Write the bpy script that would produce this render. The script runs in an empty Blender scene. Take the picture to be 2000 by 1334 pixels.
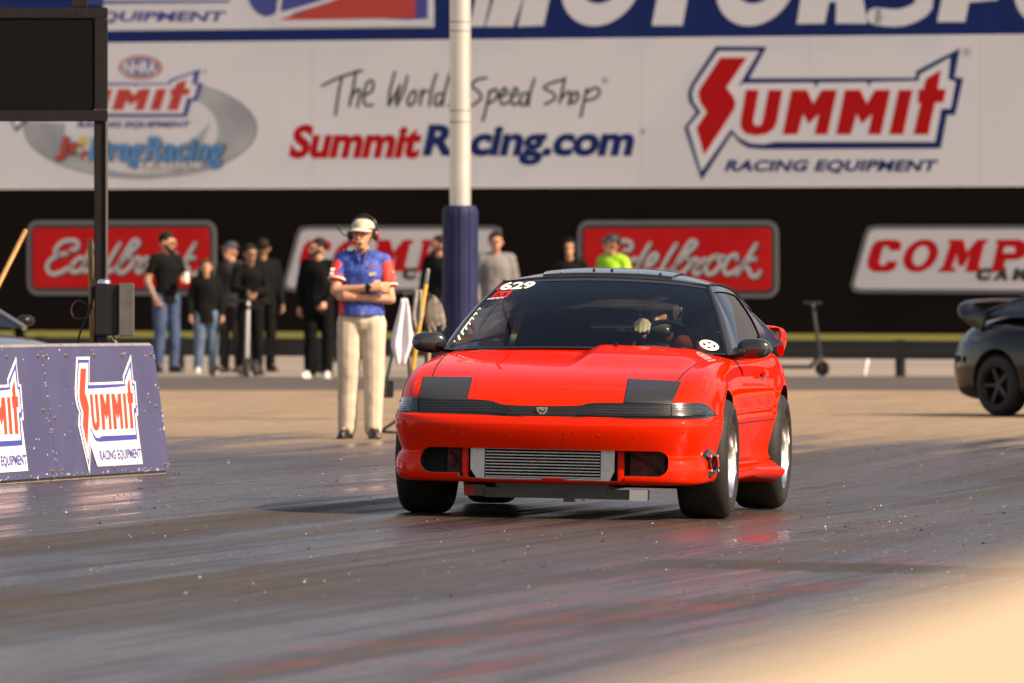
import bpy, bmesh, math, random
from math import sin, cos, pi, radians, sqrt, atan2
from mathutils import Vector, Matrix, Euler, noise
from mathutils.bvhtree import BVHTree
from mathutils.geometry import tessellate_polygon
random.seed(7)
S = bpy.context.scene
COL = S.collection

# ------------------------------------------------------------------ camera
CAM_H, HORIZ, FPX = 1.5, 487.0, 400.0 / 36.0 * 2000.0
cd = bpy.data.cameras.new("camera")
cam = bpy.data.objects.new("camera", cd); COL.objects.link(cam)
cam.location = (0, 0, CAM_H); cam.rotation_euler = (radians(90), 0, 0)
cd.lens = 400; cd.sensor_width = 36; cd.shift_y = -(667 - HORIZ) / 2000.0
cd.clip_start = 0.3; cd.clip_end = 6000
cd.dof.use_dof = True; cd.dof.focus_distance = 64.3; cd.dof.aperture_fstop = 7.0
S.camera = cam

# ------------------------------------------------------------------ light
SUN_EL, SUN_AZ = 37.0, -28.0      # azimuth measured from +X towards +Y
w = bpy.data.worlds.new("World"); S.world = w; w.use_nodes = True
nt = w.node_tree; nt.nodes.clear()
sk = nt.nodes.new("ShaderNodeTexSky"); sk.sky_type = 'NISHITA'; sk.sun_disc = False
sk.sun_elevation = radians(SUN_EL); sk.sun_rotation = radians(90 - SUN_AZ)
sk.air_density = 1.0; sk.dust_density = 2.0; sk.ozone_density = 1.0
bg = nt.nodes.new("ShaderNodeBackground"); bg.inputs[1].default_value = 0.105
wo = nt.nodes.new("ShaderNodeOutputWorld")
tcw = nt.nodes.new("ShaderNodeTexCoord"); mpw = nt.nodes.new("ShaderNodeMapping"); mpw.inputs["Scale"].default_value = (1.6, 1.6, 4.5)
nw = nt.nodes.new("ShaderNodeTexNoise"); nw.inputs["Scale"].default_value = 1.7; nw.inputs["Detail"].default_value = 8; nw.inputs["Roughness"].default_value = .58
nt.links.new(tcw.outputs["Generated"], mpw.inputs["Vector"]); nt.links.new(mpw.outputs[0], nw.inputs["Vector"])
rw = nt.nodes.new("ShaderNodeMapRange"); rw.interpolation_type = 'SMOOTHSTEP'; rw.inputs[1].default_value = .50; rw.inputs[2].default_value = .66; rw.inputs[4].default_value = .5
nt.links.new(nw.outputs["Fac"], rw.inputs[0]); spw = nt.nodes.new("ShaderNodeSeparateXYZ"); nt.links.new(tcw.outputs["Generated"], spw.inputs[0])
hz = nt.nodes.new("ShaderNodeMapRange"); hz.interpolation_type = 'SMOOTHSTEP'; hz.inputs[1].default_value = .015; hz.inputs[2].default_value = .16; hz.inputs[3].default_value = .62; hz.inputs[4].default_value = 0
nt.links.new(spw.outputs[2], hz.inputs[0]); mxw = nt.nodes.new("ShaderNodeMath"); mxw.operation = 'MAXIMUM'; nt.links.new(rw.outputs[0], mxw.inputs[0]); nt.links.new(hz.outputs[0], mxw.inputs[1]); mw = nt.nodes.new("ShaderNodeMix"); mw.data_type = 'RGBA'; mw.inputs["B"].default_value = (8.6, 7.8, 7.0, 1)
nt.links.new(mxw.outputs[0], mw.inputs["Factor"]); nt.links.new(sk.outputs[0], mw.inputs["A"]); nt.links.new(mw.outputs["Result"], bg.inputs[0]); nt.links.new(bg.outputs[0], wo.inputs[0])
sd = bpy.data.lights.new("sun", 'SUN'); sd.energy = 4.6; sd.angle = radians(0.53); sd.color = (1.0, 0.90, 0.76)
so = bpy.data.objects.new("sun", sd); COL.objects.link(so)
sdir = Vector((cos(radians(SUN_EL)) * cos(radians(SUN_AZ)), cos(radians(SUN_EL)) * sin(radians(SUN_AZ)), sin(radians(SUN_EL))))
so.rotation_euler = sdir.to_track_quat('Z', 'Y').to_euler(); so.location = sdir * 60
vs = S.view_settings
vs.view_transform = 'Standard'; vs.look = 'None'; vs.gamma = 1; vs.exposure = 0.70; vs.use_curve_mapping = False
vs.use_white_balance = True; vs.white_balance_temperature = 7700; vs.white_balance_tint = 18
S.cycles.max_bounces = 10; S.cycles.transparent_max_bounces = 16
S.cycles.use_denoising = True
S.cycles.caustics_reflective = False; S.cycles.caustics_refractive = False
S.cycles.sample_clamp_indirect = 6

# ------------------------------------------------------------------ helpers
def gz(x, y):
    "ground height: the lane is banked a little to the right, flat beyond"
    t = min(1, max(0, (86 - y) / 16.0)); t = t * t * (3 - 2 * t)
    xx = max(-14, min(14, x - 0.504))
    return -math.tan(radians(1.05)) * xx * t * min(1, max(0, (y - 25) / 10))
def ray(u, v):
    return Vector(((u - 1000) / FPX, 1, -(v - HORIZ) / FPX))
def P(u, v, d):
    r = ray(u, v); return Vector((r.x * d, d, CAM_H + r.z * d))
def G(u, v):
    "ground point seen at a picture position"
    d = CAM_H * FPX / (v - HORIZ)
    return Vector(((u - 1000) * d / FPX, d, gz((u - 1000) * d / FPX, d)))
def props(o, label=None, cat=None, group=None, kind=None):
    if label: o["label"] = label
    if cat: o["category"] = cat
    if group: o["group"] = group
    if kind: o["kind"] = kind
    return o
def empty(name, loc=(0, 0, 0), rz=0.0, label=None, cat=None, group=None):
    o = bpy.data.objects.new(name, None); COL.objects.link(o)
    o.location = loc; o.rotation_euler = (0, 0, rz); o.empty_display_size = 0.2
    return props(o, label, cat, group)
def meshobj(name, me, mats, parent=None, kind=None):
    o = bpy.data.objects.new(name, me); COL.objects.link(o)
    if not isinstance(mats, (list, tuple)): mats = [mats]
    if len(me.materials) == 0:
        for m in mats: me.materials.append(m)
    if parent: o.parent = parent
    if kind: o["kind"] = kind
    return o
def smooth(me, ang=40):
    for p in me.polygons: p.use_smooth = True
    bm = bmesh.new(); bm.from_mesh(me)
    a = radians(ang)
    for e in bm.edges:
        if len(e.link_faces) == 2:
            e.smooth = e.calc_face_angle(0) < a
    bm.to_mesh(me); bm.free()

class MB:
    "collects shapes into one mesh"
    def __init__(s): s.v = []; s.f = []; s.m = []
    def add(s, vs, fs, m=0):
        o = len(s.v); s.v += [Vector(p) for p in vs]
        for f in fs: s.f.append([i + o for i in f]); s.m.append(m)
        return s
    def box(s, c, d, R=None, m=0, bev=0.0):
        c = Vector(c); hx, hy, hz = d[0] / 2, d[1] / 2, d[2] / 2
        if bev > 0:
            b = min(bev, hx * .9, hy * .9, hz * .9); bm = bmesh.new()
            bmesh.ops.create_cube(bm, size=1)
            for q in bm.verts: q.co = Vector((q.co.x * d[0], q.co.y * d[1], q.co.z * d[2]))
            bmesh.ops.bevel(bm, geom=bm.edges[:], offset=b, segments=2, affect='EDGES')
            bm.verts.index_update()
            vs = [q.co.copy() for q in bm.verts]; fs = [[q.index for q in f.verts] for f in bm.faces]; bm.free()
        else:
            vs = [Vector((x * hx, y * hy, z * hz)) for x in (-1, 1) for y in (-1, 1) for z in (-1, 1)]
            fs = [(0, 1, 3, 2), (4, 6, 7, 5), (0, 4, 5, 1), (2, 3, 7, 6), (0, 2, 6, 4), (1, 5, 7, 3)]
        if R is not None: vs = [R @ p for p in vs]
        return s.add([p + c for p in vs], fs, m)
    def tube(s, pts, r, n=10, m=0, caps=True, flat=1.0, up=None):
        pts = [Vector(p) for p in pts]; k = len(pts)
        rs = r if isinstance(r, (list, tuple)) else [r] * k
        up0 = Vector(up) if up is not None else None
        vs = []; prev = None
        for i, p in enumerate(pts):
            t = (pts[min(i + 1, k - 1)] - pts[max(i - 1, 0)])
            t = t.normalized() if t.length > 1e-9 else Vector((0, 0, 1))
            if up0 is not None: a = up0 - t * up0.dot(t)
            elif prev is not None: a = prev - t * prev.dot(t)
            else:
                a = Vector((0, 0, 1)) if abs(t.z) < .9 else Vector((1, 0, 0)); a = a - t * a.dot(t)
            if a.length < 1e-6: a = t.orthogonal()
            a.normalize(); b = t.cross(a); prev = a
            for j in range(n):
                q = 2 * pi * j / n
                vs.append(p + (a * cos(q) + b * sin(q) * flat) * rs[i])
        fs = []
        for i in range(k - 1):
            for j in range(n):
                fs.append((i * n + j, i * n + (j + 1) % n, (i + 1) * n + (j + 1) % n, (i + 1) * n + j))
        if caps: fs += [list(range(n))[::-1], [(k - 1) * n + j for j in range(n)]]
        return s.add(vs, fs, m)
    def lathe(s, prof, n=32, M=None, m=0, close=False):
        "prof: (radius, axial); axis = local Y of M"
        vs = []; k = len(prof)
        for (r, a) in prof:
            for j in range(n):
                q = 2 * pi * j / n; vs.append(Vector((r * cos(q), a, r * sin(q))))
        fs = []
        for i in range(k if close else k - 1):
            i2 = (i + 1) % k
            for j in range(n):
                fs.append((i * n + j, i * n + (j + 1) % n, i2 * n + (j + 1) % n, i2 * n + j))
        if M is not None: vs = [M @ p for p in vs]
        return s.add(vs, fs, m)
    def ball(s, c, r, M=None, n=16, k=10, m=0):
        c = Vector(c); r = r if isinstance(r, (list, tuple)) else (r, r, r); vs = []; fs = []
        for i in range(k + 1):
            th = pi * i / k
            for j in range(n):
                ph = 2 * pi * j / n
                p = Vector((r[0] * sin(th) * cos(ph), r[1] * sin(th) * sin(ph), r[2] * cos(th)))
                if M is not None: p = M @ p
                vs.append(p + c)
        for i in range(k):
            for j in range(n):
                fs.append((i * n + j, (i + 1) * n + j, (i + 1) * n + (j + 1) % n, i * n + (j + 1) % n))
        return s.add(vs, fs, m)
    def cap(s, p0, p1, r0, r1, n=12, flat=1.0, up=None):
        "tapered capsule"
        p0 = Vector(p0); p1 = Vector(p1); t = (p1 - p0); L = t.length
        if L < 1e-6: return s.ball(p0, r0, n=n, k=8)
        t /= L; pts = []; rs = []
        for a in (-85, -60, -30): pts.append(p0 + t * r0 * sin(radians(a))); rs.append(r0 * cos(radians(a)))
        pts.append(p0); rs.append(r0); pts.append(p1); rs.append(r1)
        for a in (30, 60, 85): pts.append(p1 + t * r1 * sin(radians(a))); rs.append(r1 * cos(radians(a)))
        return s.tube(pts, rs, n=n, flat=flat, up=up)
    def grid(s, F, nu, nv, m=0, flip=False):
        vs = [F(i / nu, j / nv) for j in range(nv + 1) for i in range(nu + 1)]; fs = []
        for j in range(nv):
            for i in range(nu):
                a = j * (nu + 1) + i; q = (a, a + 1, a + nu + 2, a + nu + 1)
                fs.append(q[::-1] if flip else q)
        return s.add(vs, fs, m)
    def prism(s, poly, M, th, m=0):
        "2D polygon in plane map M(x,y,h)->Vector, thickness th outwards"
        n = len(poly); tri = tessellate_polygon([[Vector((p[0], p[1], 0)) for p in poly]])
        vs = [M(p[0], p[1], th) for p in poly] + [M(p[0], p[1], 0) for p in poly]
        fs = [list(t) for t in tri] + [[i + n for i in t][::-1] for t in tri] + [(i, (i + 1) % n, (i + 1) % n + n, i + n) for i in range(n)]
        return s.add(vs, fs, m)
    def mesh(s, name, fix=True):
        me = bpy.data.meshes.new(name); me.from_pydata([tuple(p) for p in s.v], [], s.f); me.update()
        for i, p in enumerate(me.polygons): p.material_index = s.m[i]
        if fix:
            bm = bmesh.new(); bm.from_mesh(me); bmesh.ops.recalc_face_normals(bm, faces=bm.faces); bm.to_mesh(me); bm.free()
        return me
    def build(s, name, mats, parent=None, sm=None, kind=None, fix=True):
        me = s.mesh(name, fix)
        if sm: smooth(me, sm)
        return meshobj(name, me, mats, parent, kind)

def modmesh(me, mods):
    "apply modifiers given as (type, dict) through the depsgraph and return a new mesh"
    o = bpy.data.objects.new("tmp", me); COL.objects.link(o)
    for ty, d in mods:
        md = o.modifiers.new(ty, ty)
        for k, v in d.items(): setattr(md, k, v)
    dg = bpy.context.evaluated_depsgraph_get(); dg.update()
    r = bpy.data.meshes.new_from_object(o.evaluated_get(dg), preserve_all_data_layers=True, depsgraph=dg)
    bpy.data.objects.remove(o); return r
def copy_tree(o, parent=None):
    c = o.copy(); COL.objects.link(c)
    if parent: c.parent = parent
    for ch in list(o.children): copy_tree(ch, c)
    return c
def catmull(pts, n):
    pts = [Vector(p) for p in pts]; out = []; k = len(pts)
    for i in range(k - 1):
        a, b, c, d = pts[max(i - 1, 0)], pts[i], pts[i + 1], pts[min(i + 2, k - 1)]
        for j in range(n):
            t = j / n
            out.append(.5 * ((2 * b) + (c - a) * t + (2 * a - 5 * b + 4 * c - d) * t * t + (3 * b - a - 3 * c + d) * t ** 3))
    out.append(pts[-1]); return out
def lerp(a, b, t): return a + (b - a) * t
def interp(tab, x):
    "piecewise-linear smooth table lookup, tab sorted by x"
    if x <= tab[0][0]: return tab[0][1]
    for (x0, y0), (x1, y1) in zip(tab, tab[1:]):
        if x <= x1: return y0 + (y1 - y0) * (x - x0) / (x1 - x0)
    return tab[-1][1]

# text as flat mesh: returns verts (x,y) in 0..1 box and tris
_tc = {}
def text2d(body, shear=0.0, bold=0.0, space=1.0):
    key = (body, shear, bold, space)
    if key in _tc: return _tc[key]
    c = bpy.data.curves.new("txt", 'FONT'); c.body = body; c.size = 1; c.shear = shear; c.offset = bold; c.space_character = space
    c.resolution_u = 4; c.fill_mode = 'FRONT'
    o = bpy.data.objects.new("txt", c); COL.objects.link(o)
    dg = bpy.context.evaluated_depsgraph_get(); dg.update()
    me = bpy.data.meshes.new_from_object(o.evaluated_get(dg), depsgraph=dg)
    bpy.data.objects.remove(o)
    V = [(p.co.x, p.co.y) for p in me.vertices]; F = [list(p.vertices) for p in me.polygons]
    x0 = min(p[0] for p in V); x1 = max(p[0] for p in V); y0 = min(p[1] for p in V); y1 = max(p[1] for p in V)
    V = [((p[0] - x0) / (x1 - x0), (p[1] - y0) / (y1 - y0)) for p in V]
    _tc[key] = (V, F); return V, F
def add_text(mb, body, box, M, h, shear=0.0, bold=0.0, space=1.0, m=0, italic=0.0):
    "box = (x0, ytop, x1, ybottom) in the plane's units, ytop maps to the top of the text"
    V, F = text2d(body, shear, bold, space); x0, yt, x1, yb = box
    H = abs(yb - yt)
    vs = [M(x0 + (x1 - x0) * p[0] + italic * (p[1] - .5) * H, yb + (yt - yb) * p[1], h) for p in V]
    return mb.add(vs, F, m)
def stroke(mb, pts, wd, M, h, n=6, m=0, taper=False, j=4):
    "flat rounded pen stroke through 2D points"
    c = catmull([Vector((p[0], p[1], 0)) for p in pts], j); k = len(c); vs = []; fs = []
    for i, p in enumerate(c):
        t = c[min(i + 1, k - 1)] - c[max(i - 1, 0)]
        t = t.normalized() if t.length > 1e-9 else Vector((1, 0, 0)); nn = Vector((-t.y, t.x, 0))
        w_ = wd / 2 * (1 if not taper else (.65 + .35 * sin(pi * i / (k - 1))))
        vs += [p + nn * w_, p - nn * w_]
    for i in range(k - 1): fs.append((2 * i, 2 * i + 1, 2 * i + 3, 2 * i + 2))
    for e in (c[0], c[-1]):
        o = len(vs); vs += [e + Vector((cos(q * pi / 4), sin(q * pi / 4), 0)) * wd / 2 * (.65 if taper else 1) for q in range(8)]
        fs.append(list(range(o, o + 8)))
    return mb.add([M(p.x, p.y, h) for p in vs], fs, m)

# ------------------------------------------------------------------ materials
def mat(name, col, rough=.5, metal=0.0, coat=0.0, nscale=0, namt=0.0, bump=0.0, bscale=40, spec=.5, col2=None, coatr=.03, sheen=0):
    m = bpy.data.materials.new(name); m.use_nodes = True; N = m.node_tree.nodes; L = m.node_tree.links
    b = N["Principled BSDF"]; c4 = (*col, 1)
    b.inputs["Base Color"].default_value = c4; b.inputs["Roughness"].default_value = rough
    b.inputs["Metallic"].default_value = metal; b.inputs["Coat Weight"].default_value = coat
    b.inputs["Coat Roughness"].default_value = coatr; b.inputs["Coat IOR"].default_value = 1.36; b.inputs["Specular IOR Level"].default_value = spec
    if sheen: b.inputs["Sheen Weight"].default_value = sheen
    tc = N.new("ShaderNodeTexCoord")
    if nscale:
        n = N.new("ShaderNodeTexNoise"); n.inputs["Scale"].default_value = nscale; n.inputs["Detail"].default_value = 6
        L.new(tc.outputs["Object"], n.inputs["Vector"])
        mx = N.new("ShaderNodeMix"); mx.data_type = 'RGBA'
        d = col2 if col2 else tuple(c * (1 - namt) for c in col)
        mx.inputs["A"].default_value = c4; mx.inputs["B"].default_value = (*d, 1)
        rp = N.new("ShaderNodeMapRange"); rp.inputs[1].default_value = .35; rp.inputs[2].default_value = .68
        L.new(n.outputs["Fac"], rp.inputs[0]); L.new(rp.outputs[0], mx.inputs["Factor"]); L.new(mx.outputs["Result"], b.inputs["Base Color"])
    if bump:
        n2 = N.new("ShaderNodeTexNoise"); n2.inputs["Scale"].default_value = bscale; n2.inputs["Detail"].default_value = 4
        bp = N.new("ShaderNodeBump"); bp.inputs["Strength"].default_value = 1; bp.inputs["Distance"].default_value = bump
        L.new(tc.outputs["Object"], n2.inputs["Vector"]); L.new(n2.outputs["Fac"], bp.inputs["Height"]); L.new(bp.outputs[0], b.inputs["Normal"])
    return m
def glassmat(name, tint, rough=.0, ior=1.5):
    m = bpy.data.materials.new(name); m.use_nodes = True; N = m.node_tree.nodes; L = m.node_tree.links
    N.clear(); out = N.new("ShaderNodeOutputMaterial"); tr = N.new("ShaderNodeBsdfTransparent"); tr.inputs[0].default_value = (*tint, 1)
    gl = N.new("ShaderNodeBsdfGlossy"); gl.inputs["Roughness"].default_value = rough; fr = N.new("ShaderNodeFresnel"); fr.inputs[0].default_value = ior
    mx = N.new("ShaderNodeMixShader"); L.new(fr.outputs[0], mx.inputs[0]); L.new(tr.outputs[0], mx.inputs[1]); L.new(gl.outputs[0], mx.inputs[2])
    L.new(mx.outputs[0], out.inputs[0]); return m
M_red = mat("red_paint", (.74, .017, .002), .42, spec=.05, coat=1.0, nscale=3, namt=.04, coatr=.02)
M_red.node_tree.nodes["Principled BSDF"].inputs["Coat IOR"].default_value = 1.42; M_red.node_tree.nodes["Principled BSDF"].inputs["Coat Weight"].default_value = .6; M_red.node_tree.nodes["Principled BSDF"].inputs["IOR"].default_value = 1.01
M_blk = mat("black_gloss", (.012, .012, .014), .22, coat=.8)
M_roofblk = mat("black_roof_paint", (.018, .018, .019), .25, coat=.9, coatr=.05)
M_matte = mat("matte_black", (.012, .012, .013), .55, bump=.001, bscale=60)
M_plast = mat("black_plastic", (.010, .010, .010), .5, spec=.3)
M_tyre = mat("tyre_rubber", (.012, .0115, .011), .66, spec=.3, nscale=30, col2=(.024, .022, .020), bump=.001, bscale=90)
M_chrome = mat("polished_metal", (.78, .77, .75), .12, 1.0)
M_alu = mat("raw_aluminium", (.50, .50, .49), .38, 1.0, nscale=40, namt=.2)
M_dark = mat("dark_interior", (.010, .010, .011), .75)
M_white = mat("white_vinyl", (.80, .79, .76), .4)
M_redv = mat("red_vinyl", (.62, .015, .012), .4)
M_bluev = mat("blue_vinyl", (.012, .035, .20), .45)
M_blackv = mat("black_vinyl", (.012, .012, .012), .5)
# ------------------------------------------------------------------ setting: ground
def sheet(name, pts_x, pts_y, lift, material, kind='structure', skew=0.0):
    mb = MB(); nx, ny = len(pts_x), len(pts_y); vs = []; fs = []
    for y in pts_y:
        for x in pts_x:
            X = x + skew * y; vs.append((X, y, gz(X, y) + lift))
    for j in range(ny - 1):
        for i in range(nx - 1):
            a = j * nx + i; fs.append((a, a + 1, a + nx + 1, a + nx))
    o = mb.add(vs, fs).build(name, material, fix=False); o["kind"] = kind; return o
def frange(a, b, n): return [a + (b - a) * i / n for i in range(n + 1)]

def track_material():
    m = bpy.data.materials.new("rubbered_track"); m.use_nodes = True; N = m.node_tree.nodes; L = m.node_tree.links
    b = N["Principled BSDF"]; geo = N.new("ShaderNodeNewGeometry")
    def math_(op, a, c=None, clamp=False):
        n = N.new("ShaderNodeMath"); n.operation = op; n.use_clamp = clamp
        for i, q in enumerate((a, c)):
            if q is None: continue
            if isinstance(q, (int, float)): n.inputs[i].default_value = q
            else: L.new(q, n.inputs[i])
        return n.outputs[0]
    def mixc(f, a, c):
        n = N.new("ShaderNodeMix"); n.data_type = 'RGBA'
        for k, q in (("Factor", f), ("A", a), ("B", c)):
            if isinstance(q, tuple): n.inputs[k].default_value = (*q, 1)
            elif isinstance(q, (int, float)): n.inputs[k].default_value = q
            else: L.new(q, n.inputs[k])
        return n.outputs["Result"]
    def rng(v, a, c, lo=0.0, hi=1.0):
        n = N.new("ShaderNodeMapRange"); n.interpolation_type = 'SMOOTHSTEP'; L.new(v, n.inputs[0])
        n.inputs[1].default_value = a; n.inputs[2].default_value = c; n.inputs[3].default_value = lo; n.inputs[4].default_value = hi
        return n.outputs[0]
    # coordinates along and across the lane
    rot = N.new("ShaderNodeVectorRotate"); rot.rotation_type = 'Z_AXIS'; rot.inputs["Angle"].default_value = radians(9.5)
    L.new(geo.outputs["Position"], rot.inputs["Vector"])
    def noise_(sx, sy, detail=6, rough=.55, off=0.0):
        mp = N.new("ShaderNodeMapping"); mp.inputs["Scale"].default_value = (sx, sy, 1); mp.inputs["Location"].default_value = (off, off * .7, 0)
        L.new(rot.outputs[0], mp.inputs["Vector"]); n = N.new("ShaderNodeTexNoise"); n.inputs["Scale"].default_value = 1
        n.inputs["Detail"].default_value = detail; n.inputs["Roughness"].default_value = rough
        L.new(mp.outputs[0], n.inputs["Vector"]); return n.outputs["Fac"]
    sep = N.new("ShaderNodeSeparateXYZ"); L.new(geo.outputs["Position"], sep.inputs[0])
    sepr = N.new("ShaderNodeSeparateXYZ"); L.new(rot.outputs[0], sepr.inputs[0])
    broad = noise_(.45, .035, 3, .5, 3.1); streak = noise_(3.4, .07, 7, .62, 7.7); fine = noise_(16, .6, 4, .6, 1.9)
    blot = noise_(1.2, .35, 6, .6, 12.0); grain = noise_(48, 4.5, 4, .65, 5.0)
    # rubber -> bare concrete with distance, with a ragged edge
    yy = math_('ADD', sep.outputs[1], math_('MULTIPLY', math_('SUBTRACT', streak, .5), 34.0))
    yy = math_('ADD', yy, math_('MULTIPLY', math_('SUBTRACT', blot, .5), 18.0))
    conc = rng(yy, 80, 96)
    rub = mixc(rng(streak, .35, .65), (.030, .020, .013), (.052, .036, .025))
    rub = mixc(rng(broad, .38, .62, 0, .75), rub, (.028, .017, .014))
    olive = mixc(rng(fine, .3, .7), (.048, .036, .025), (.074, .056, .039))
    dry = rng(streak, .48, .64, 0, 1)
    rub = mixc(math_('MULTIPLY', dry, .8), rub, olive)
    # red paint worn through on the right hand side near the camera
    pink = math_('MULTIPLY', rng(blot, .44, .58), rng(noise_(7, .55, 5, .6, 21.0), .44, .60))
    side = math_('MULTIPLY', rng(sepr.outputs[0], -8.35, -7.9), rng(sep.outputs[1], 56, 61, 1, 0))
    side = math_('MULTIPLY', side, rng(sepr.outputs[0], -6.9, -6.4, 1, 0))
    rub = mixc(math_('MULTIPLY', math_('MULTIPLY', pink, side), .5), rub, (.20, .030, .032))
    # worn tyre paths: dull brownish, the rest keeps a purple sheen
    def bandm(a, c, soft):
        x_ = math_('ADD', sepr.outputs[0], math_('MULTIPLY', math_('SUBTRACT', streak, .5), 1.1)); x_ = math_('ADD', x_, math_('MULTIPLY', math_('SUBTRACT', fine, .5), .25))
        lo = rng(x_, a - soft, a + soft); hi = rng(x_, c - soft, c + soft, 1, 0); return math_('MULTIPLY', lo, hi)
    paths = math_('ADD', bandm(-9.85, -8.75, .16), bandm(-11.85, -11.2, .12), clamp=True)
    rub = mixc(math_('MULTIPLY', paths, .85), rub, mixc(rng(fine, .3, .7), (.038, .029, .020), (.060, .046, .033)))
    cn = mixc(rng(streak, .3, .7), (.31, .22, .135), (.235, .17, .105))
    cn = mixc(rng(blot, .45, .70, 0, .7), cn, (.20, .15, .10))
    cn = mixc(rng(noise_(6, 1.2, 5, .6, 3.3), .5, .75, 0, .5), cn, (.42, .33, .22))
    # thin dark tyre lines laid along the lane
    lines = noise_(13, .022, 3, .55, 31.0)
    rub = mixc(rng(lines, .55, .63, 0, .62), rub, (.017, .013, .012))
    lines2 = noise_(4.5, .03, 2, .5, 47.0)
    rub = mixc(rng(lines2, .57, .64, 0, .5), rub, (.022, .017, .015))
    # dull strip across the lane in front of the car
    ys = math_('ADD', sep.outputs[1], math_('MULTIPLY', math_('SUBTRACT', fine, .5), .9)); ys = math_('ADD', ys, math_('MULTIPLY', sep.outputs[0], .25))
    xs = math_('ADD', sep.outputs[0], math_('MULTIPLY', math_('SUBTRACT', blot, .5), 1.6))
    strip = math_('MULTIPLY', math_('MULTIPLY', rng(ys, 53.7, 54.2), rng(ys, 55.2, 55.8, 1, 0)), rng(xs, .3, 1.3))
    rub = mixc(math_('MULTIPLY', strip, .9), rub, (.036, .028, .020))
    base = mixc(conc, rub, cn)
    base = mixc(rng(grain, .56, .72, 0, .38), base, (.22, .18, .14))
    base = mixc(rng(grain, .44, .30, 0, .6), base, (.018, .016, .015))
    L.new(base, b.inputs["Base Color"])
    ro = math_('ADD', rng(streak, .40, .64, .26, .54), math_('MULTIPLY', math_('SUBTRACT', fine, .5), .25))
    ro = math_('ADD', ro, math_('MULTIPLY', rng(blot, .35, .7), .10))
    ro = math_('ADD', ro, math_('MULTIPLY', paths, .22))
    ro = math_('ADD', ro, math_('MULTIPLY', strip, .3)); ro = math_('SUBTRACT', ro, math_('MULTIPLY', rng(lines, .52, .62), .07))
    wet = rng(broad, .40, .60, .16, 0)
    ro = math_('SUBTRACT', ro, wet)
    ro = math_('MAXIMUM', ro, math_('MULTIPLY', conc, .8), clamp=True)
    L.new(ro, b.inputs["Roughness"]); b.inputs['IOR'].default_value = 1.42
    b.inputs["Specular IOR Level"].default_value = .45
    bp = N.new("ShaderNodeBump"); bp.inputs["Strength"].default_value = .5; bp.inputs["Distance"].default_value = .004
    L.new(math_('ADD', grain, math_('MULTIPLY', fine, .6)), bp.inputs["Height"]); L.new(bp.outputs[0], b.inputs["Normal"])
    return m
M_track = track_material()
M_asph = mat("road_asphalt", (.060, .052, .045), .8, nscale=.35, col2=(.085, .072, .060), bump=.004, bscale=60)
M_apron = mat("pale_concrete", (.27, .23, .19), .85, nscale=.3, col2=(.21, .18, .145), bump=.003, bscale=30)
M_grass = mat("dry_grass", (.13, .115, .014), .95, spec=.1, nscale=.8, col2=(.075, .075, .010))
sheet("ground", [-3000, -60, -30] + frange(-14, 14, 14) + [40, 90, 3000], [-3000, 0] + frange(25, 121, 48) + [200, 4000], -.03, mat("packed_soil", (.20, .16, .11), .9, nscale=.2, namt=.4))
sheet("track", frange(-30, 40, 28), frange(25, 121, 48), .0, M_track)
sheet("road", frange(-60, 90, 6), [121, 134.5], -.004, M_asph)
sheet("apron", frange(-60, 90, 6), [134.5, 172], -.008, M_apron)
gr = sheet("grass_verge", frange(-150, 150, 10), [172, 190, 230, 330], -.002, M_grass, 'stuff'); props(gr, "dry yellow green grass seen through the gap under the black wall")

# debris: rubber crumbs and pale chips, nobody could count them
def crumbs(name, n, material, smin, smax, seed, label):
    rnd = random.Random(seed); mb = MB()
    for i in range(n):
        if rnd.random() < .62:
            u, v = rnd.uniform(-30, 2030), 860 + 430 * rnd.random() ** 1.6
        else:
            if rnd.random() < .5: u, v = rnd.gauss(300, 260), rnd.gauss(985, 38)
            else: u, v = rnd.gauss(1720, 260), rnd.gauss(1010, 60)
        if v < 850 or v > 1190: continue
        p = G(u, v); s = rnd.uniform(smin, smax) * (1 if rnd.random() < .93 else 2.0)
        a = rnd.uniform(0, pi); c, d = cos(a), sin(a); h = s * rnd.uniform(.3, .8)
        vs = [(p.x + c * s, p.y + d * s * 1.5, p.z), (p.x - d * s * .7, p.y + c * s, p.z), (p.x - c * s, p.y - d * s, p.z), (p.x + d * s * .8, p.y - c * s * 1.4, p.z), (p.x, p.y, p.z + h)]
        mb.add(vs, [(0, 1, 4), (1, 2, 4), (2, 3, 4), (3, 0, 4)])
    o = mb.build(name, material, kind='stuff'); props(o, label)
crumbs("pale_grit", 700, mat("pale_chip", (.55, .48, .36), .5), .003, .0062, 3, "pale grit scattered over the racing lane")
crumbs("rubber_crumbs", 1100, M_matte, .004, .009, 5, "black rubber crumbs scattered over the racing lane")
# ------------------------------------------------------------------ sign wall (its face turned 27 degrees to the picture)
WO = Vector((0, 150, 0)); WE = Vector((cos(radians(27)), -sin(radians(27)), 0)); WN = Vector((-sin(radians(27)), -cos(radians(27)), 0))
def W(u, v):
    "picture position -> (t, z) on the wall face"
    q = u - 1000; t = q * 150 / (FPX * WE.x - q * WE.y); y = 150 + t * WE.y
    return t, CAM_H - (v - HORIZ) * y / FPX
def wp(t, z, h=0): return WO + WE * t + WN * h + Vector((0, 0, z))
def WMp(layer): return lambda u, v, h: wp(*W(u, v), layer + h)     # picture coords
def WT_(layer, dt=0): return lambda t, z, h: wp(t + dt, z, layer + h)
T0, T1 = -42.0, 62.0
M_board = mat("black_board", (.006, .004, .003), .8, spec=.12, nscale=.8, col2=(.010, .006, .004))
M_bwhite = mat("billboard_white", (.84, .83, .82), .5, nscale=.5, col2=(.81, .80, .79))
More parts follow.
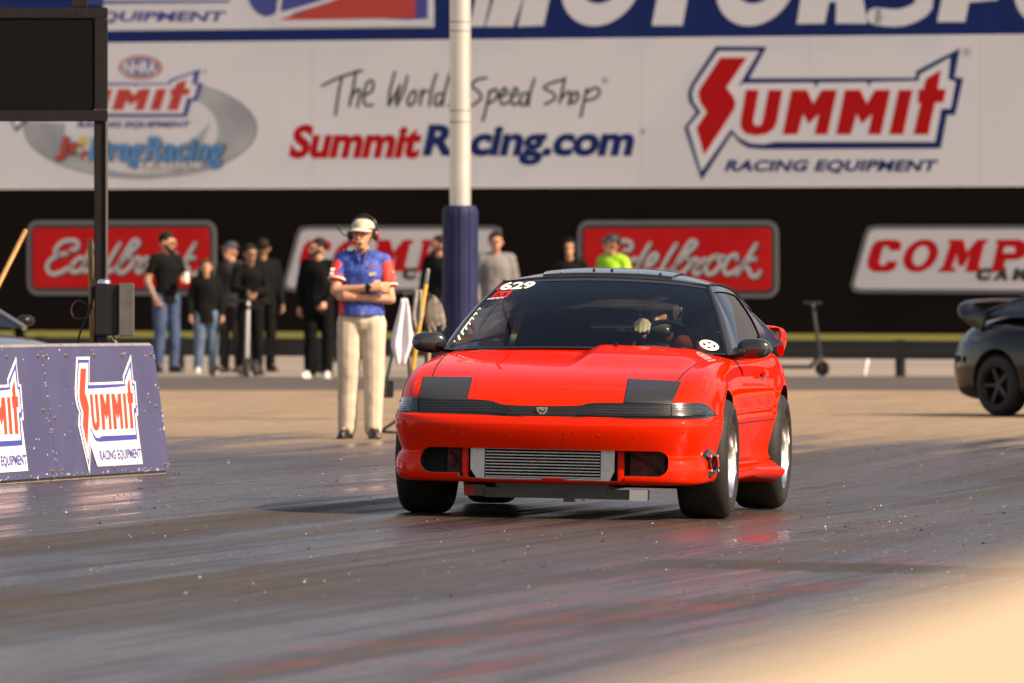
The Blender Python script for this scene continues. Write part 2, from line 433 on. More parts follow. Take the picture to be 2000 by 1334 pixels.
M_bblue = mat("billboard_blue", (.009, .026, .15), .5, spec=.12, nscale=1.2, col2=(.012, .030, .14))
M_bred = mat("billboard_red", (.56, .006, .008), .5, spec=.15)
M_bredf = mat("faded_red", (.58, .050, .035), .5)
M_bblu2 = mat("faded_blue", (.055, .065, .30), .5)
M_ink = mat("ink_black", (.012, .014, .014), .6)
M_grey = mat("grey_print", (.22, .22, .22), .6)

z_gap = W(1000, 650)[1]; z_split = W(1000, 366)[1]; z_head = W(1000, 77)[1]; z_top = z_head + 4.2
def wallrun(name, z0, z1, th, material, pitch, parent, h=0.0):
    t = T0; first = None
    while t < T1 - .01:
        mb = MB(); w_ = min(pitch, T1 - t) - .012
        c = wp(t + w_ / 2, (z0 + z1) / 2, h - th / 2); mb.box(c, (w_, th, z1 - z0), R=Matrix.Rotation(radians(-27), 3, 'Z'))
        mb.build("panel", material, parent); t += pitch
FW = empty("board_fence", WO, 0, "long black board wall behind the spectators below the white sponsor billboard", "wall")
FWP = FW.matrix_basis.inverted()
def attach(o, root):
    o.parent = root; o.matrix_parent_inverse = root.matrix_basis.inverted(); return o
class PR:     # panels are built in world space, parent keeps transform
    pass
def build_at(mb, name, material, root, **k):
    o = mb.build(name, material, **k); attach(o, root); return o
def run2(z0, z1, th, material, pitch, root, h=0.0, name="panel"):
    t = T0
    while t < T1 - .01:
        w_ = min(pitch, T1 - t) - .004
        mb = MB(); mb.box(wp(t + w_ / 2, (z0 + z1) / 2, h - th / 2), (w_, th, z1 - z0 - .006), R=Matrix.Rotation(radians(-27), 3, 'Z'))
        build_at(mb, name, material, root); t += pitch
run2(z_gap, z_split, .05, M_board, 4.88, FW)
t = T0 + .3
while t < T1:
    mb = MB(); mb.box(wp(t, z_gap / 2 + .6, -.16), (.10, .12, z_gap + 1.2), R=Matrix.Rotation(radians(-27), 3, 'Z')); build_at(mb, "post", M_board, FW); t += 4.88
BB = empty("billboard", WO + Vector((0, 0, z_split)), 0, "large white sponsor billboard with a blue header above the black wall", "billboard")
run2(z_split, z_head, .06, M_bwhite, 2.44, BB, .035)
run2(z_head, z_top, .06, M_bblue, 2.44, BB, .035)
run2(z_top, z_top + 4.5, .06, M_bwhite, 4.88, BB, .035)  # unseen white panels, added to keep blue sky out of the track reflections
LB = .040
def art(name, material, fn, root=None, kind=None, label=None):
    mb = MB(); fn(mb); o = build_at(mb, name, material, root or BB, fix=False)
    if kind: o["kind"] = kind
    if label: o["label"] = label
    return o

# --- the wedge-and-outline logo, in its own units (crop of the photograph)
LG_O = [(288, 60), (572, 62), (472, 238), (1400, 235), (1408, 195), (1650, 70), (1618, 232), (1668, 236), (1622, 442), (1578, 440), (1542, 628), (560, 632), (470, 625), (420, 595), (378, 545), (208, 805), (112, 512), (178, 425), (140, 370), (132, 320), (150, 270)]
LG_I = [(302, 85), (530, 85), (410, 288), (440, 265), (835, 262), (848, 292), (862, 262), (1130, 258), (1142, 285), (1158, 258), (1420, 252), (1428, 215), (1595, 122), (1582, 242), (1625, 258), (1598, 405), (1545, 408), (1510, 592), (620, 592), (560, 605), (480, 600), (420, 570), (375, 520), (208, 755), (135, 510), (205, 425), (165, 370), (155, 320), (172, 275)]
LG_S = [(315, 122), (462, 122), (348, 290), (385, 335), (400, 375), (392, 410), (225, 665), (182, 515), (240, 425), (205, 375), (193, 330), (198, 300)]
LG_U = [(458, 302), (530, 302), (497, 480), (505, 498), (530, 503), (548, 490), (584, 302), (662, 302), (630, 480), (612, 520), (570, 548), (510, 556), (455, 545), (428, 512), (428, 470)]
LG_M = [(712, 302), (798, 302), (834, 380), (880, 302), (966, 302), (912, 550), (840, 550), (865, 435), (806, 492), (778, 435), (745, 550), (662, 550)]
LG_L = [(1310, 302), (1387, 302), (1335, 550), (1257, 550)]
LG_T = [(1462, 240), (1545, 190), (1528, 298), (1573, 298), (1560, 370), (1512, 372), (1475, 550), (1392, 550), (1432, 378), (1415, 370), (1422, 300), (1448, 298)]
def logo(root, MP, layer, mats, label_text=True, tb=(345, 692, 1518, 768), ti=.35, scale3=1.0, prefix="logo", th=.004, white_under=None):
    "MP(x, y, h): logo units -> world"
    mo, mi, mr = mats
    def pol(name, poly, material, h):
        mb = MB(); mb.prism(poly, lambda a, b, q: MP(a, b, layer + h + q), th); build_at(mb, name, material, root)
    pol("logo_outline", LG_O, mo, 0); pol("logo_field", LG_I, mi, th)
    for q in (LG_S, LG_U, LG_M, [(a + 298, b) for a, b in LG_M], LG_L, LG_T): pol("letter", q, mr, 2 * th)
    if label_text:
        mb = MB(); add_text(mb, "RACING EQUIPMENT", tb, MP, layer + th, bold=.035, italic=ti, space=1.05)
        build_at(mb, "lettering", mo, root, fix=False)
def LM(u0, v0, su, sv): return lambda a, b, h: wp(*W(u0 + a * su, v0 + b * sv), h)
q = 700 / 2000
# texts are y-down in picture units: top row first
logo(BB, LM(1300, 70, q, q), LB, (M_bblue, M_bwhite, M_bred))
# neighbours outside the frame to the right (seen mirrored in the car's side), same pitch on the wall
def LMt(u0, v0, su, sv, dt): 
    return lambda a, b, h: (lambda tz: wp(tz[0] + dt, tz[1], h))(W(u0 + a * su, v0 + b * sv))
for dt in (13.2, 26.4): logo(BB, LMt(1300, 70, q, q, dt), LB, (M_bblue, M_bwhite, M_bred))
# web address
def webline(dt=0):
    MP = LMt(0, 0, 1, 1, dt)
    art("lettering", M_bred, lambda mb: add_text(mb, "Summit", (572, 243, 826, 310), MP, LB, bold=.045, italic=.22))
    art("lettering", M_bblue, lambda mb: add_text(mb, "Racing.com", (832, 243, 1240, 323), MP, LB, bold=.045, italic=.22))
for dt in (0, 13.2, 26.4): webline(dt)
# hand-written line
def cs(pts): return [(540 + x / 2.564, 80 + y / 2.564) for x, y in pts]
HAND = [[(235, 225), (330, 180), (435, 148)], [(335, 180), (318, 260), (302, 370)], [(405, 150), (390, 240), (372, 325)], [(375, 290), (410, 245), (425, 255), (412, 332)],
        [(440, 275), (485, 250), (490, 205), (465, 205), (445, 260), (450, 320), (490, 320)],
        [(600, 155), (575, 250), (568, 325)], [(568, 325), (612, 250), (628, 220)], [(628, 220), (610, 290), (608, 325)], [(608, 325), (645, 250), (662, 175)],
        [(690, 250), (665, 290), (672, 325), (700, 300), (705, 255), (690, 250)], [(735, 245), (725, 320)], [(728, 290), (745, 255), (765, 250)],
        [(808, 165), (785, 240), (772, 325)], [(845, 270), (812, 265), (800, 310), (815, 325), (845, 280)], [(870, 180), (848, 260), (838, 325)], [(880, 150), (872, 185)],
        [(905, 240), (885, 270), (900, 300), (870, 325)],
        [(1058, 185), (1010, 195), (985, 225), (1020, 255), (1030, 290), (985, 325)], [(1075, 250), (1058, 330), (1040, 400)], [(1070, 265), (1105, 240), (1110, 285), (1065, 315)],
        [(1125, 280), (1160, 265), (1150, 235), (1128, 270), (1135, 318), (1170, 305)], [(1180, 280), (1215, 265), (1205, 235), (1183, 270), (1190, 320), (1225, 305)],
        [(1265, 260), (1235, 270), (1228, 315), (1250, 320), (1270, 270)], [(1298, 190), (1275, 270), (1268, 325)],
        [(1440, 195), (1385, 210), (1345, 235), (1390, 260), (1400, 290), (1350, 318)], [(1452, 185), (1435, 260), (1425, 310)], [(1430, 290), (1465, 255), (1480, 265), (1470, 320)],
        [(1505, 255), (1480, 285), (1490, 312), (1515, 290), (1515, 260), (1505, 255)], [(1560, 240), (1545, 310), (1530, 380)], [(1555, 265), (1600, 235), (1625, 250), (1605, 285), (1555, 300)]]
for dt in (0, 13.2): 
    for st in HAND: art("pen_stroke", M_ink, lambda mb: stroke(mb, cs(st), 5.0, LMt(0, 0, 1, 1, dt), LB, j=4))
def ringart(mb, cx, cy, r0, r1, MP, h, n=40, a0=0, a1=2 * pi):
    vs = []; fs = []
    for i in range(n + 1):
        a = a0 + (a1 - a0) * i / n
        for r in (r0, r1): vs.append(MP(cx + r[0] * cos(a) + (r[2] if len(r) > 2 else 0), cy + r[1] * sin(a) + (r[3] if len(r) > 3 else 0), h))
    for i in range(n): fs.append((2 * i, 2 * i + 1, 2 * i + 3, 2 * i + 2))
    mb.add(vs, fs)
def oval(mb, cx, cy, rx, ry, MP, h, n=36):
    mb.add([MP(cx + rx * cos(2 * pi * i / n), cy + ry * sin(2 * pi * i / n), h) for i in range(n)], [list(range(n))])
M0 = LMt(0, 0, 1, 1, 0)
for (x, y, r) in ((1184, 157, 6), (1258, 257, 5), (1891, 102, 8), (403, 139, 3)):
    art("registered_mark", M_grey, lambda mb: (ringart(mb, x, y, (r - 1.2, r - 1.2), (r, r), M0, LB, 20), add_text(mb, "R", (x - r * .4, y - r * .5, x + r * .4, y + r * .5), M0, LB, bold=.03)))

# --- league emblem on the left
M_silver = mat("silver_print", (.34, .36, .37), .35, nscale=1.1, col2=(.60, .62, .62)); M_sky = mat("sky_blue_print", (.09, .30, .60), .5); M_yel = mat("yellow_print", (.75, .60, .04), .5)
M_pink = mat("oval_red", (.55, .12, .09), .5)
k = 520 / 1875
def J(x, y): return (x * k, y * k)
art("emblem_swoosh", M_silver, lambda mb: ringart(mb, J(1000, 905)[0], J(1000, 905)[1], (150, 84, 2, 4), (225, 97, 0, 0), M0, LB, 60, -1.05, 3.3))
art("emblem_swoosh_edge", M_grey, lambda mb: ringart(mb, J(1000, 905)[0], J(1000, 905)[1], (225, 97), (227.5, 98.5), M0, LB + .001, 60, -1.05, 3.3))
art("emblem_swoosh", M_silver, lambda mb: mb.add([M0(*J(a, b), LB + .003) for a, b in ((1000, 1130), (1250, 1040), (1400, 960), (1490, 860), (1440, 1000), (1300, 1110), (1120, 1170))], [list(range(7))]))
art("emblem_oval", M_pink, lambda mb: oval(mb, *J(1000, 475), 153 * k, 84 * k, M0, LB + .002))
art("emblem_oval", M_bwhite, lambda mb: oval(mb, *J(1000, 475), 135 * k, 68 * k, M0, LB + .004))
art("emblem_oval", M_bblu2, lambda mb: oval(mb, *J(1000, 475), 126 * k, 61 * k, M0, LB + .006))
art("lettering", M_bwhite, lambda mb: add_text(mb, "NHRA", (J(885, 0)[0], J(0, 432)[1], J(1115, 0)[0], J(0, 520)[1]), M0, LB + .008, bold=.04, italic=.05))
# small copy of the wedge logo
sx = (1440 - 560) / (1668 - 560) * k
sclx = .795 * k
def JM(a, b, h): return M0((1440 - (1668 - a) * .90) * k, (488 + (b - 70) * .60) * k, h)
logo(BB, JM, LB + .008, (M_bblu2, M_bwhite, M_bredf), False)
art("lettering", M_bblu2, lambda mb: add_text(mb, "RACING EQUIPMENT", (J(560, 0)[0], J(0, 855)[1], J(1350, 0)[0], J(0, 905)[1]), M0, LB + .012, bold=.03, italic=.35))
def lagged(txt, box, m_, d=1.6, bold=.03, it=.2):
    for dx, dy, h, mt in ((d, d * .9, .024, M_ink), (-d * .7, -d * .5, .025, M_ink), (0, 0, .030, m_)):
        art("lettering", mt, lambda mb: add_text(mb, txt, (J(box[0], 0)[0] + dx, J(0, box[1])[1] + dy, J(box[2], 0)[0] + dx, J(0, box[3])[1] + dy), M0, LB + h, bold=bold, italic=it))
lagged("Jr.", (415, 965, 640, 1130), M_bredf); lagged("Drag", (650, 965, 1020, 1185), M_sky); lagged("Racing", (1045, 965, 1590, 1185), M_sky)
lagged("LEAGUE", (1000, 1140, 1450, 1188), M_bwhite, 1.0)
for (x, y, mt) in ((590, 975, M_yel), (620, 975, M_yel), (585, 1010, M_yel), (615, 1010, M_yel), (570, 1085, mat("green_print", (.02, .3, .05), .5)), (598, 1110, M_bred)):
    art("starting_lights", mt, lambda mb: oval(mb, *J(x, y), 3.6, 4.6, M0, LB + .034, 14))

# --- header art (mostly above the frame)
art("header_white_area", M_bwhite, lambda mb: mb.prism([(205, -130), (205, 60), (850, 53), (850, -130)][::-1], lambda a, b, h: M0(a, b, LB - .004 + h), .004))
art("lettering", M_bblu2, lambda mb: add_text(mb, "RACING EQUIPMENT", (-30, 22, 442, 46), M0, LB + .004, bold=.035, italic=.35))
art("header_line", M_bblu2, lambda mb: mb.prism([(170, 8), (450, 5), (452, 0), (170, 1)], lambda a, b, h: M0(a, b, LB + h), .004))
art("header_blue_shape", M_bblu2, lambda mb: mb.prism([(486, -60), (486, -5), (493, 12), (505, 26), (520, 33), (536, 30), (545, 20), (552, 26), (850, 42), (838, 34), (838, -60)], lambda a, b, h: M0(a, b, LB + h), .004))
art("header_white_trim", M_bwhite, lambda mb: stroke(mb, [(552, -10), (548, 15), (556, 26), (640, 2), (690, -18)], 7, M0, LB + .006))
art("header_red_wedge", M_bredf, lambda mb: mb.prism([(548, 39), (812, 35), (815, 10), (808, -30), (700, -30), (660, 0)], lambda a, b, h: M0(a, b, LB + .006 + h), .004))
art("header_white_trim", M_bwhite, lambda mb: stroke(mb, [(536, 44), (700, 45.5), (832, 42), (845, 36), (847, 10), (840, -30)], 9, M0, LB + .012))
art("letter", M_bwhite, lambda mb: [mb.prism(pp, lambda a, b, h: M0(a, b, LB + h), .004) for pp in
    ([(920, 52), (948, 52), (960, 0), (968, -60), (945, -60)], [(951, 52), (1005, 52), (1030, -20), (1020, -60), (985, -60)], [(1014, 52), (1064, 50), (1095, -90), (1045, -90)])], kind='stuff')
def bigO(c): art("letter", M_bwhite, lambda mb: ringart(mb, c, -35, (40, 42, 0, 0), (78, 86, 0, 0), lambda a, b, h: M0(a - (b + 35) * .18, b, h), LB, 40))
bigO(1178); bigO(1480)
art("letter", M_bwhite, lambda mb: mb.prism([(1276, 50), (1335, 50), (1352, -40), (1293, -40)], lambda a, b, h: M0(a, b, LB + h), .004))
art("letter", M_bwhite, lambda mb: mb.prism([(1559, 47), (1613, 46), (1622, 4), (1636, 4), (1635, 46), (1696, 46), (1688, 0), (1700, -40), (1660, -90), (1580, -90)], lambda a, b, h: M0(a, b, LB + h), .004))
art("letter", M_bwhite, lambda mb: stroke(mb, [(1712, 32), (1765, 34), (1808, 10), (1790, -25), (1740, -50), (1760, -85), (1830, -88)], 34, M0, LB))
art("letter", M_bwhite, lambda mb: mb.prism([(1833, 43), (1887, 43), (1895, 5), (1950, 0), (1965, -40), (1940, -90), (1860, -90)], lambda a, b, h: M0(a, b, LB + h), .004))
bigO(2062)
for dt in (0,):
    art("lettering", M_bwhite, lambda mb: add_text(mb, "RTS", (2160, -120, 2520, 42), M0, LB, bold=.05, italic=.25))

# --- script signs and slanted signs hung on the black wall
def tz(u, v): return W(u, v)
SG = .02
def rr(x0, y0, x1, y1, r, k=6): return rrect(x0, x1, y0, y1, r, k) if False else [(p[0], p[1]) for p in _rr(x0, x1, min(y0, y1), max(y0, y1), r, k)]
def _rr(x0, x1, y0, y1, r, k):
    out = []
    for (cx, cy, a0) in ((x1 - r, y1 - r, 0), (x0 + r, y1 - r, 90), (x0 + r, y0 + r, 180), (x1 - r, y0 + r, 270)):
        for i in range(k + 1): a = radians(a0 + 90 * i / k); out.append((cx + r * cos(a), cy + r * sin(a)))
    return out
M_sgrey = mat("sign_grey_border", (.17, .165, .165), .5); M_sred = mat("sign_red", (.60, .006, .010), .5, spec=.15, nscale=1.4, col2=(.66, .014, .012)); M_sblk = mat("sign_black", (.015, .015, .015), .5)
M_sletter = mat("sign_letter_grey", (.55, .54, .53), .5)
SCR = [[(.215, .36), (.245, .345), (.252, .25), (.225, .205), (.17, .225), (.135, .32), (.125, .40), (.145, .44), (.19, .425)],
       [(.145, .44), (.10, .53), (.08, .64), (.09, .735), (.12, .77), (.17, .72), (.215, .64)],
       [(.293, .52), (.262, .50), (.225, .60), (.215, .70), (.235, .735), (.268, .70), (.290, .60)], [(.350, .25), (.315, .42), (.285, .62), (.290, .72), (.32, .69)],
       [(.325, .66), (.375, .52), (.388, .44), (.368, .42), (.338, .52), (.330, .66), (.350, .735), (.395, .68)],
       [(.487, .26), (.445, .46), (.415, .64), (.425, .725), (.455, .68)],
       [(.455, .70), (.520, .48), (.580, .30), (.592, .24), (.572, .20), (.545, .28), (.490, .56), (.475, .70), (.50, .745), (.540, .66), (.565, .54), (.548, .50)],
       [(.560, .52), (.595, .50), (.602, .56), (.580, .68), (.590, .74), (.615, .70)], [(.585, .66), (.615, .55), (.640, .50), (.645, .56)],
       [(.700, .44), (.665, .50), (.640, .64), (.655, .735), (.690, .70), (.718, .58), (.705, .47), (.735, .46)],
       [(.805, .50), (.800, .43), (.765, .47), (.738, .62), (.750, .735), (.795, .69), (.83, .60)],
       [(.905, .26), (.860, .48), (.805, .74)], [(.900, .50), (.875, .50), (.842, .60), (.865, .66), (.880, .76), (.905, .775), (.925, .70)]]
def script_sign(px0, label, gy):
    (a, zt), (b, zb) = tz(px0[0], px0[1]), tz(px0[2], px0[3])
    root = empty("script_sign", wp((a + b) / 2, zb, SG), 0, label, "sign", "script lettered red signs on the black wall")
    def lay(name, inset, r, h, material):
        mb = MB(); mb.prism(_rr(a + inset, b - inset, zb + inset, zt - inset, r, 5), lambda x, y, q: wp(x, y, SG + h + q), .012); return build_at(mb, name, material, root)
    lay("sign_board", 0, .16, 0, M_sgrey); lay("sign_board_black", .055, .11, .006, M_sblk); f = lay("sign_face", .10, .07, .012, M_sred)
    xa, xb, za, zc = a + .10, b - .10, zt - .10, zb + .10
    for d, h, mt, wd in (((.010, -.014), .026, M_sblk, .080), ((0, 0), .030, M_sletter, .060)):
        for st in SCR:
            mb = MB(); stroke(mb, [(xa + (xb - xa) * x * 1.02 + d[0], za + (zc - za) * y + d[1]) for x, y in st], wd, lambda x, y, q: wp(x, y, SG + q), h, j=5)
            build_at(mb, "script_stroke" if mt is M_sletter else "script_shadow", mt, root, fix=False)
script_sign((55, 431, 424, 577), "red script sign behind the dark sign post and the man in black tee", 0)
script_sign((1130, 431, 1522, 582), "red script sign in grey border right above the red car roof", 0)
CLET = [[(.60, 0), (1, .04), (.93, .35), (.62, .35), (.60, .24), (.42, .24), (.36, .76), (.56, .76), (.60, .62), (.90, .62), (.84, .92), (.50, 1), (.10, .95), (0, .70), (.12, .12)]]
def slant_sign(dt, label, name_cat="sign"):
    root = empty("slant_sign", wp(W(1840, 572)[0] + dt, W(1840, 572)[1], SG), 0, label, "sign", "slanted white signs on the black wall")
    def q_(u, v, h): t_, z_ = W(u, v); return wp(t_ + dt, z_, h)
    for name, ins, mt, h in (("sign_board", 0, M_sgrey, 0), ("sign_edge", 5, mat("edge_dark", (.09, .09, .09), .5) if 'edge_dark' not in bpy.data.materials else bpy.data.materials['edge_dark'], .004), ("sign_face", 8, M_bwhite if False else M_sface, .008)):
        pts = catmull([(1663 + ins, 556 - ins * .2, 0), (1668 + ins * .6, 569 - ins, 0), (1685, 572 - ins, 0), (2060, 574 - ins, 0), (2078 - ins * .6, 568 - ins, 0), (2085 - ins, 552, 0), (2112 - ins, 455 + ins, 0), (2108 - ins, 443 + ins, 0), (2092, 440 + ins, 0), (1715, 440 + ins, 0), (1698 + ins * .6, 443 + ins, 0), (1690 + ins, 457 + ins * .3, 0)], 1)
        mb = MB(); mb.prism([(p.x, p.y) for p in pts], lambda x, y, k_: q_(x, y, SG + h + k_), .010); build_at(mb, name, mt, root)
    def lt(poly, x0, x1, y0=468, y1=531):
        mb = MB(); mb.prism([(x0 + (x1 - x0) * a, y0 + (y1 - y0) * b) for a, b in poly], lambda x, y, k_: q_(x, y, SG + .020 + k_), .006); build_at(mb, "letter", M_bred, root)
    C_ = [(.55, 0), (.88, .02), (1, .10), (.97, .34), (.66, .34), (.64, .22), (.50, .20), (.44, .28), (.34, .70), (.38, .80), (.52, .80), (.58, .68), (.88, .66), (.82, .90), (.60, 1), (.20, 1), (.02, .88), (0, .66), (.14, .20), (.28, .04)]
    M_ = [(.22, 0), (.50, 0), (.56, .40), (.78, 0), (1.0, 0), (.96, .12), (.92, .12), (.80, .86), (.86, .88), (.84, 1), (.54, 1), (.64, .42), (.50, .82), (.40, .82), (.36, .42), (.26, .88), (.34, .9), (.32, 1), (0, 1), (.03, .88), (.08, .86), (.24, .12), (.18, .10)]
    P_ = [(.20, 0), (.80, 0), (.98, .12), (1, .34), (.90, .54), (.70, .62), (.42, .62), (.37, .86), (.44, .88), (.42, 1), (0, 1), (.03, .88), (.08, .86), (.22, .12), (.17, .10)]
    E_ = [(.18, 0), (1, 0), (.95, .30), (.80, .30), (.80, .18), (.46, .18), (.43, .38), (.70, .38), (.66, .56), (.40, .56), (.36, .82), (.70, .82), (.76, .66), (.90, .66), (.84, 1), (0, 1), (.16, .12)]
    lt(C_, 1697, 1763); lt(M_, 1836, 1933); lt(P_, 1935, 2010)
    mb = MB(); ringart(mb, 1801, 499.5, (15, 20), (33, 32), lambda a, b, h: q_(a - (b - 499) * .28, b, h), SG + .024, 36); build_at(mb, "letter", M_bred, root, fix=False)
    mb = MB(); mb.prism([(p[0], p[1]) for p in ((1966, 482), (1984, 482), (1985, 494), (1962, 494))], lambda x, y, k_: q_(x, y, SG + .027 + k_), .003); build_at(mb, "letter_counter", M_sface, root)
    for i_, ch in enumerate("CAMS"):
        mb = MB(); add_text(mb, ch, (1910 + i_ * 36, 524, 1938 + i_ * 36, 548), lambda a, b, h: q_(a, b, h), SG + .032, bold=.08, italic=.25); build_at(mb, "letter", M_sblk, root, fix=False)
M_sface = mat("sign_face_white", (.66, .65, .64), .5)
slant_sign(0, "slanted white sign with red letters right of the red script sign, above the black car")
slant_sign(W(590, 500)[0] - W(1700, 500)[0] + .0, "slanted white sign with red letters behind the official in the white cap")

# --- low guard rail parallel to the wall
def rlp(t, z, h=0): return Vector((1.5, 136.55, 0)) + WE * t + WN * h + Vector((0, 0, z))
rl = empty("guard_rail", rlp(0, 0), 0, "long low black guard rail on short posts under the board wall", "guard rail")
M_rail = mat("rail_black", (.014, .013, .013), .45)
for z in (.362, .251):
    for k in range(-4, 6):
        mb = MB(); mb.box(rlp(k * 4.9 + 2.45, z), (4.88, .05, .110 if z > .3 else .110), R=Matrix.Rotation(radians(-27), 3, 'Z'), bev=.003); build_at(mb, "rail_beam", M_rail, rl)
for k in range(-10, 15):
    mb = MB(); mb.box(rlp(k * 1.95 + 1.50, .21, -.08), (.10, .09, .44), R=Matrix.Rotation(radians(-27), 3, 'Z'), bev=.006); build_at(mb, "rail_post", M_rail, rl)
sp = rlp(3.25, 0, .5)
mb = MB(); mb.cap(sp + Vector((0, 0, .02)), sp + Vector((.035, 0, .18)), .022, .022); o = mb.build("marker_stake", M_white, sm=60); props(o, "small white stake leaning at the foot of the guard rail", "stake")
# ------------------------------------------------------------------ the red coupe
WR = .340; AX = 1.285; YAW = 8.0
CAR = empty("race_car", (0.486, 65.27, 0), 0, "red two door drag racing coupe with black roof and silver intercooler driving towards the camera", "car")
CAR.rotation_euler = (radians(-1.05), 0, radians(-90 - YAW))
CAR.scale = (1, 1.024, 1)
CM = Matrix.LocRotScale(CAR.location, CAR.rotation_euler, CAR.scale); CMI = CM.inverted()

# --- body cage: wall columns x levels, capped top and bottom, subdivided
front = [(2.300, 0), (2.293, .24), (2.268, .48), (2.208, .70), (2.10, .840)]
side = [(1.90, .880), (1.64, .886), (1.30, .878), (.95, .872), (.55, .866), (.10, .866), (-.35, .868), (-.80, .874), (-1.285, .898), (-1.70, .886), (-1.98, .845)]
rear = [(-2.13, .75), (-2.20, .60), (-2.235, .42), (-2.25, .22), (-2.255, 0)]
half = front + side + rear; NF = len(front) - 1; NS = len(side) + 1
# levels as (inset, z) by zone
ZF = [(.12, .20), (.045, .203), (.012, .228), (.014, .315), (.030, .345), (.058, .362), (.030, .425), (.004, .495), (.000, .548), (.016, .572), (.062, .583), (.085, .655), (.112, .690)]
ZA = [(.10, .21), (.035, .215), (.012, .25), (.010, .33), (.018, .36), (.030, .375), (.016, .43), (.004, .50), (.000, .552), (.006, .585), (.006, .660), (.020, .760), (.070, .835)]
ZD = [(.12, .185), (.05, .19), (.018, .225), (.022, .300), (.040, .33), (.040, .37), (.025, .44), (.010, .515), (.002, .545), (.006, .600), (.000, .700), (.022, .835), (.080, .905)]
ZB = [(.15, .24), (.06, .25), (.02, .28), (.0, .34), (.0, .38), (.0, .43), (.0, .50), (.0, .56), (.02, .60), (.03, .68), (.04, .76), (.07, .86), (.13, .93)]
def zone(i):
    if i <= 4: return ZF, ZF, 0
    t = {5: ('FA', .55), 6: ('A', 0), 7: ('AD', .45), 8: ('AD', .8), 9: ('D', 0)}.get(i)
    if t:
        k, f = t
        return {'FA': (ZF, ZA, f), 'A': (ZA, ZA, 0), 'AD': (ZA, ZD, f), 'D': (ZD, ZD, 0)}[k]
    if i <= 13: return ZD, ZD, 0
    if i == 14: return ZD, ZB, .35
    if i == 15: return ZD, ZB, .8
    return ZB, ZB, 0
NL = len(ZF)
def level(i, l):
    a, b, f = zone(i); ins = lerp(a[l][0], b[l][0], f); z = lerp(a[l][1], b[l][1], f)
    x, y = half[i]
    p0 = half[max(i - 1, 0)]; p1 = half[min(i + 1, len(half) - 1)]
    if i == 0: t = Vector((0, 1))
    elif i == len(half) - 1: t = Vector((0, -1))
    else: t = Vector((p1[0] - p0[0], p1[1] - p0[1])).normalized()
    nrm = Vector((-t.y, t.x)) * -1          # outward
    if i == 0: nrm = Vector((1, 0))
    if i == len(half) - 1: nrm = Vector((-1, 0))
    # hood lip dips at the middle of the nose, lamp strip rises to the corner
    if i <= 3 and l >= 11: z -= (.032, .026, .006, 0)[i] * (1 if l == 12 else .9)
    if 5 <= i <= 8 and l == 12: ins += .02 * (i < 8)
    return Vector((x - nrm.x * ins, y - nrm.y * ins if 0 < i < len(half) - 1 else 0, z))
bm = bmesh.new()
n = len(half); loop = [(i, 1) for i in range(n)] + [(i, -1) for i in range(n - 2, 0, -1)]
W_ = []
for l in range(NL):
    row = []
    for (i, s) in loop:
        p = level(i, l); row.append(bm.verts.new((p.x, p.y * s, p.z)))
    W_.append(row)
NLOOP = len(loop)
for l in range(NL - 1):
    for k in range(NLOOP): bm.faces.new((W_[l][k], W_[l][(k + 1) % NLOOP], W_[l + 1][(k + 1) % NLOOP], W_[l + 1][k]))
def vid(i, s): return i if s > 0 or i in (0, n - 1) else NLOOP - i
ZC = [None, .768, .826, .872, .910, .944, .955, .965, .975, .985, .99, .985, None]
def cap(l, top):
    corner_f, corner_r = NF, NF + NS
    rows = []
    for j in range(NS + 1):
        row = []
        for a in range(-NF, NF + 1):
            s = 1 if a >= 0 else -1; aa = abs(a)
            if j == 0: v = W_[l][vid(aa, s)]
            elif j == NS: v = W_[l][vid(n - 1 - aa, s)]
            elif aa == NF: v = W_[l][vid(NF + j, s)]
            else:
                pe = level(NF + j, l); f0 = level(aa, l); fc = level(NF, l); r0 = level(n - 1 - aa, l); rc = level(corner_r, l)
                bow = (f0.x - fc.x) * max(0, 1 - j / 4.0) ** 1.3 + (r0.x - rc.x) * max(0, 1 - (NS - j) / 3.0)
                yf = level(aa, l).y / level(NF, l).y; y = pe.y * yf * s; x = pe.x + bow
                if top:
                    zc = ZC[j]; z = pe.z + (zc - pe.z) * (1 - yf ** 2.3)
                    # power bulge on the driver's side of the bonnet
                else: z = pe.z
                v = bm.verts.new((x, y, z))
            row.append(v)
        rows.append(row)
    for j in range(NS):
        for k in range(2 * NF):
            q = (rows[j][k], rows[j][k + 1], rows[j + 1][k + 1], rows[j + 1][k])
            bm.faces.new(q)
cap(NL - 1, True); cap(0, False)
bmesh.ops.recalc_face_normals(bm, faces=bm.faces)
cr = bm.edges.layers.float.new("crease_edge")
for l, c in ((1, .3), (5, .35), (9, .45), (10, .5), (4, .35)):
    for k in range(NLOOP):
        e = bm.edges.get((W_[l][k], W_[l][(k + 1) % NLOOP]))
        if e: e[cr] = c
me = bpy.data.meshes.new("body"); bm.to_mesh(me); bm.free()
me = modmesh(me, [('SUBSURF', dict(levels=3, render_levels=3))])
for v in me.vertices:     # bulge and flares
    x, y, z = v.co
    if z > .7 and .45 < x < 1.75:
        def sst(a, b, t): t = min(1, max(0, (t - a) / (b - a))); return t * t * (3 - 2 * t)
        k = sst(.02, .11, y) * (1 - sst(.60, .74, y)) * (1 - sst(1.15, 1.62, x)) * sst(.50, .70, x)
        v.co.z += .033 * k
        k2 = (1 - sst(-.62, -.50, -abs(y))) if False else 0
    for ax_ in (AX, -AX):
        if abs(y) > .7 and z > .3:
            r = sqrt((x - ax_) ** 2 + (z - WR) ** 2)
            k = max(0, 1 - abs(r - .385) / .10); k = k * k * (3 - 2 * k)
            v.co.y += (1 if y > 0 else -1) * .014 * k
body_me = me

